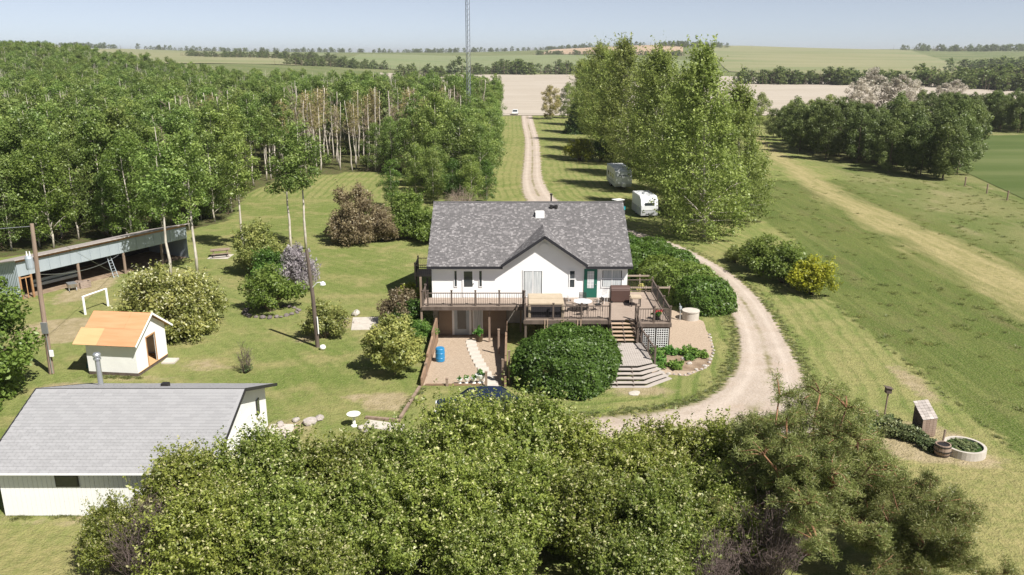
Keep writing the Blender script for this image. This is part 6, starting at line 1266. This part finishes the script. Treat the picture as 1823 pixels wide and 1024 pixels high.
hp = thing('yard_hydrant', 'grey yard hydrant standing beside the concrete well', 'hydrant', (12.55, 58.3, 0)); MB().tube([(0, 0, -.1), (0, 0, .85)], .05, 8).build('standpipe', M['galv'], hp, local=True); MB().box(-.09, .09, -.09, .09, .85, 1.1).build('head', M['bluemetal'], hp, .02, local=True); MB().tube([(.05, -.05, .95), (.1, -.22, .85)], .03, 6).build('spout', M['galv'], hp, local=True); MB().bar((0, .05, 1.08), (-.02, .35, 1.22), .04, .03).build('handle', M['galv'], hp, local=True)
gf = thing('garden_rails', 'two pale wooden rails fencing the small garden beside the house', 'fence', (10.5, 63, 0))
for y, x1, z in ((65.5, 12.3, 1.5), (62.3, 12.5, 1.4)):
    MB().bar((8.6, y, z), (x1, y, z), .07, .12).build('rail', M['deckwood'], gf)
    for x in (8.9, 10.6, x1 - .05): MB().box(x - .05, x + .05, y + .06, y + .16, 0, z + .1).build('post', M['deckwood'], gf)
pc = thing('picnic_table', 'weathered picnic table on a small pad before the woods', 'picnic table', (-28.6, 78.3, 0), .4)
for k in range(5): MB().box(-.9, .9, -.38 + k * .155, -.24 + k * .155, .71, .75).build('plank', M['post'], pc, local=True)
for s_ in (-1, 1):
    MB().box(-.9, .9, s_ * .72 - .13, s_ * .72 + .13, .42, .46).build('bench', M['post'], pc, local=True)
    for x in (-.65, .65): MB().bar((x, s_ * .15, .70), (x, s_ * .68, 0), .05, .09).build('leg', M['post'], pc, local=True)
for x in (-.65, .65): MB().box(x - .025, x + .025, -.8, .8, .34, .41).build('crossbar', M['post'], pc, local=True)
gp_ = thing('white_goal_frame', 'white pipe goal frame beside the dirt patch', 'goal frame', (-32.3, 60.8, 0)); MB().tube([(-32.6, 59.7, 0), (-32.6, 59.7, 1.45)], .09, 8).build('post', M['trim'], gp_); MB().tube([(-31.9, 61.9, 0), (-31.9, 61.9, 1.45)], .09, 8).build('post', M['trim'], gp_); MB().tube([(-32.6, 59.7, 1.42), (-31.9, 61.9, 1.42)], .06, 8).build('crossbar', M['trim'], gp_)
# rockery on the right
bh = thing('birdhouse', 'wooden birdhouse on a leaning pole above the junipers', 'birdhouse', (20.35, 41.2, 0)); MB().tube([(0, 0, -.2), (.06, 0, 1.5)], .045, 8).build('pole', M['post'], bh, local=True); MB().box(-.10, .18, -.14, .14, 1.5, 1.8).build('box', M['brownwood'], bh, local=True); MB().slab([(-.16, -.2, 1.86), (.24, -.2, 1.78), (.24, .2, 1.78), (-.16, .2, 1.86)], .03).build('roof', M['brownwood'], bh, local=True)
wt = thing('shingled_box', 'upright weathered box with a slanted shingled top in the rockery', 'garden ornament', (21.5, 39.2, 0), .25); MB().prism([(-.36, 0), (.36, 0), (.36, 1.62), (-.36, 1.05)], -.42, .42).build('body', M['brownwood'], wt, local=True)
for r0 in range(9):
    for c_ in range(4): x = -.44 + c_ * .22; MB().box(x, x + .21, -.392 - .004 * (r0 % 2), -.361, .05 + r0 * .11, .15 + r0 * .11).build('shingle', M['post'], wt, local=True)
for r0 in range(7):
    y0_ = -.42 + r0 * .125; z0_ = 1.02 + r0 * .099
    for c_ in range(4): x = -.46 + c_ * .23; MB().slab([(x, y0_, z0_ + .045), (x + .22, y0_, z0_ + .045), (x + .22, y0_ + .14, z0_ + .125), (x, y0_ + .14, z0_ + .125)], .02).build('shingle', M['stone'], wt, local=True)
ob = thing('old_barrel', 'old dark wooden half barrel with hoops in the rockery', 'barrel', (21.35, 36.9, 0)); MB().lathe([(.32, 0), (.40, .3), (.36, .62), (.30, .62), (.30, .5)], (0, 0, 0), 18).build('staves', M['post'], ob, local=True)
for z, r0 in ((.08, .352), (.3, .41), (.54, .385)): MB().lathe([(r0 - .01, z - .035), (r0, z - .03), (r0, z + .03), (r0 - .01, z + .035)], (0, 0, 0), 18).build('hoop', M['metal_black'], ob, local=True)
rp = thing('ring_planter', 'round concrete ring planter filled with grass', 'planter', (22.6, 37.2, 0)); MB().lathe([(.98, -.1), (.98, .42), (.84, .42), (.84, .2)], (0, 0, 0), 32).build('ring', M['concrete'], rp, local=True); MB().lathe([(.02, .33), (.85, .33), (.85, .30), (.02, .30)], (0, 0, 0), 28).build('soil', M['soil'], rp, local=True)
place('foliage', JUN[0], rp, (0, 0, .22), (0, 0, 0), (.92, .92, .42)).material_slots[0].link = 'OBJECT'; rp.children[-1].material_slots[0].material = L['bed']
st_p = thing('tree_stump', 'pale stump beside the birdhouse pole', 'stump', (19.8, 41.0, 0)); MB().lathe([(.24, -.05), (.18, .15), (.16, .5), (.02, .52)], (0, 0, 0), 12).build('wood', M['deckwood'], st_p, local=True); tag(MB().tube([(21.7, 37.6, 0), (21.8, 37.7, 1.0)], .05, 6).build('garden_stake', M['post']), 'dark stake behind the old half barrel', 'stake')
for q, (x, y, lb) in enumerate([(67.6, 116, 'farther fence post at the crop field edge'), (67.2, 110.3, 'nearer fence post at the crop field edge'), (68.2, 123, 'fence post hidden in grass next to the grove')]): tag(MB().tube([(x, y, -.2), (x, y, 1.35)], .10, 8).build('fence_post', M['post']), lb, 'fence post')

# ------------------------------------------------------------------ summer haze in the air
hz = bpy.data.materials.new('haze'); hz.use_nodes = True; ht = hz.node_tree
for n in list(ht.nodes):
    if n.type == 'BSDF_PRINCIPLED': ht.nodes.remove(n)
pv_ = ht.nodes.new('ShaderNodeVolumePrincipled'); pv_.inputs['Density'].default_value = HAZE; pv_.inputs['Color'].default_value = (.90, .93, .97, 1); pv_.inputs['Anisotropy'].default_value = .2
ht.links.new(pv_.outputs[0], [n for n in ht.nodes if n.type == 'OUTPUT_MATERIAL'][0].inputs['Volume'])
ho = MB().box(-6200, 6200, -700, 9200, -4, 60).build('haze', hz); ho['kind'] = 'stuff'
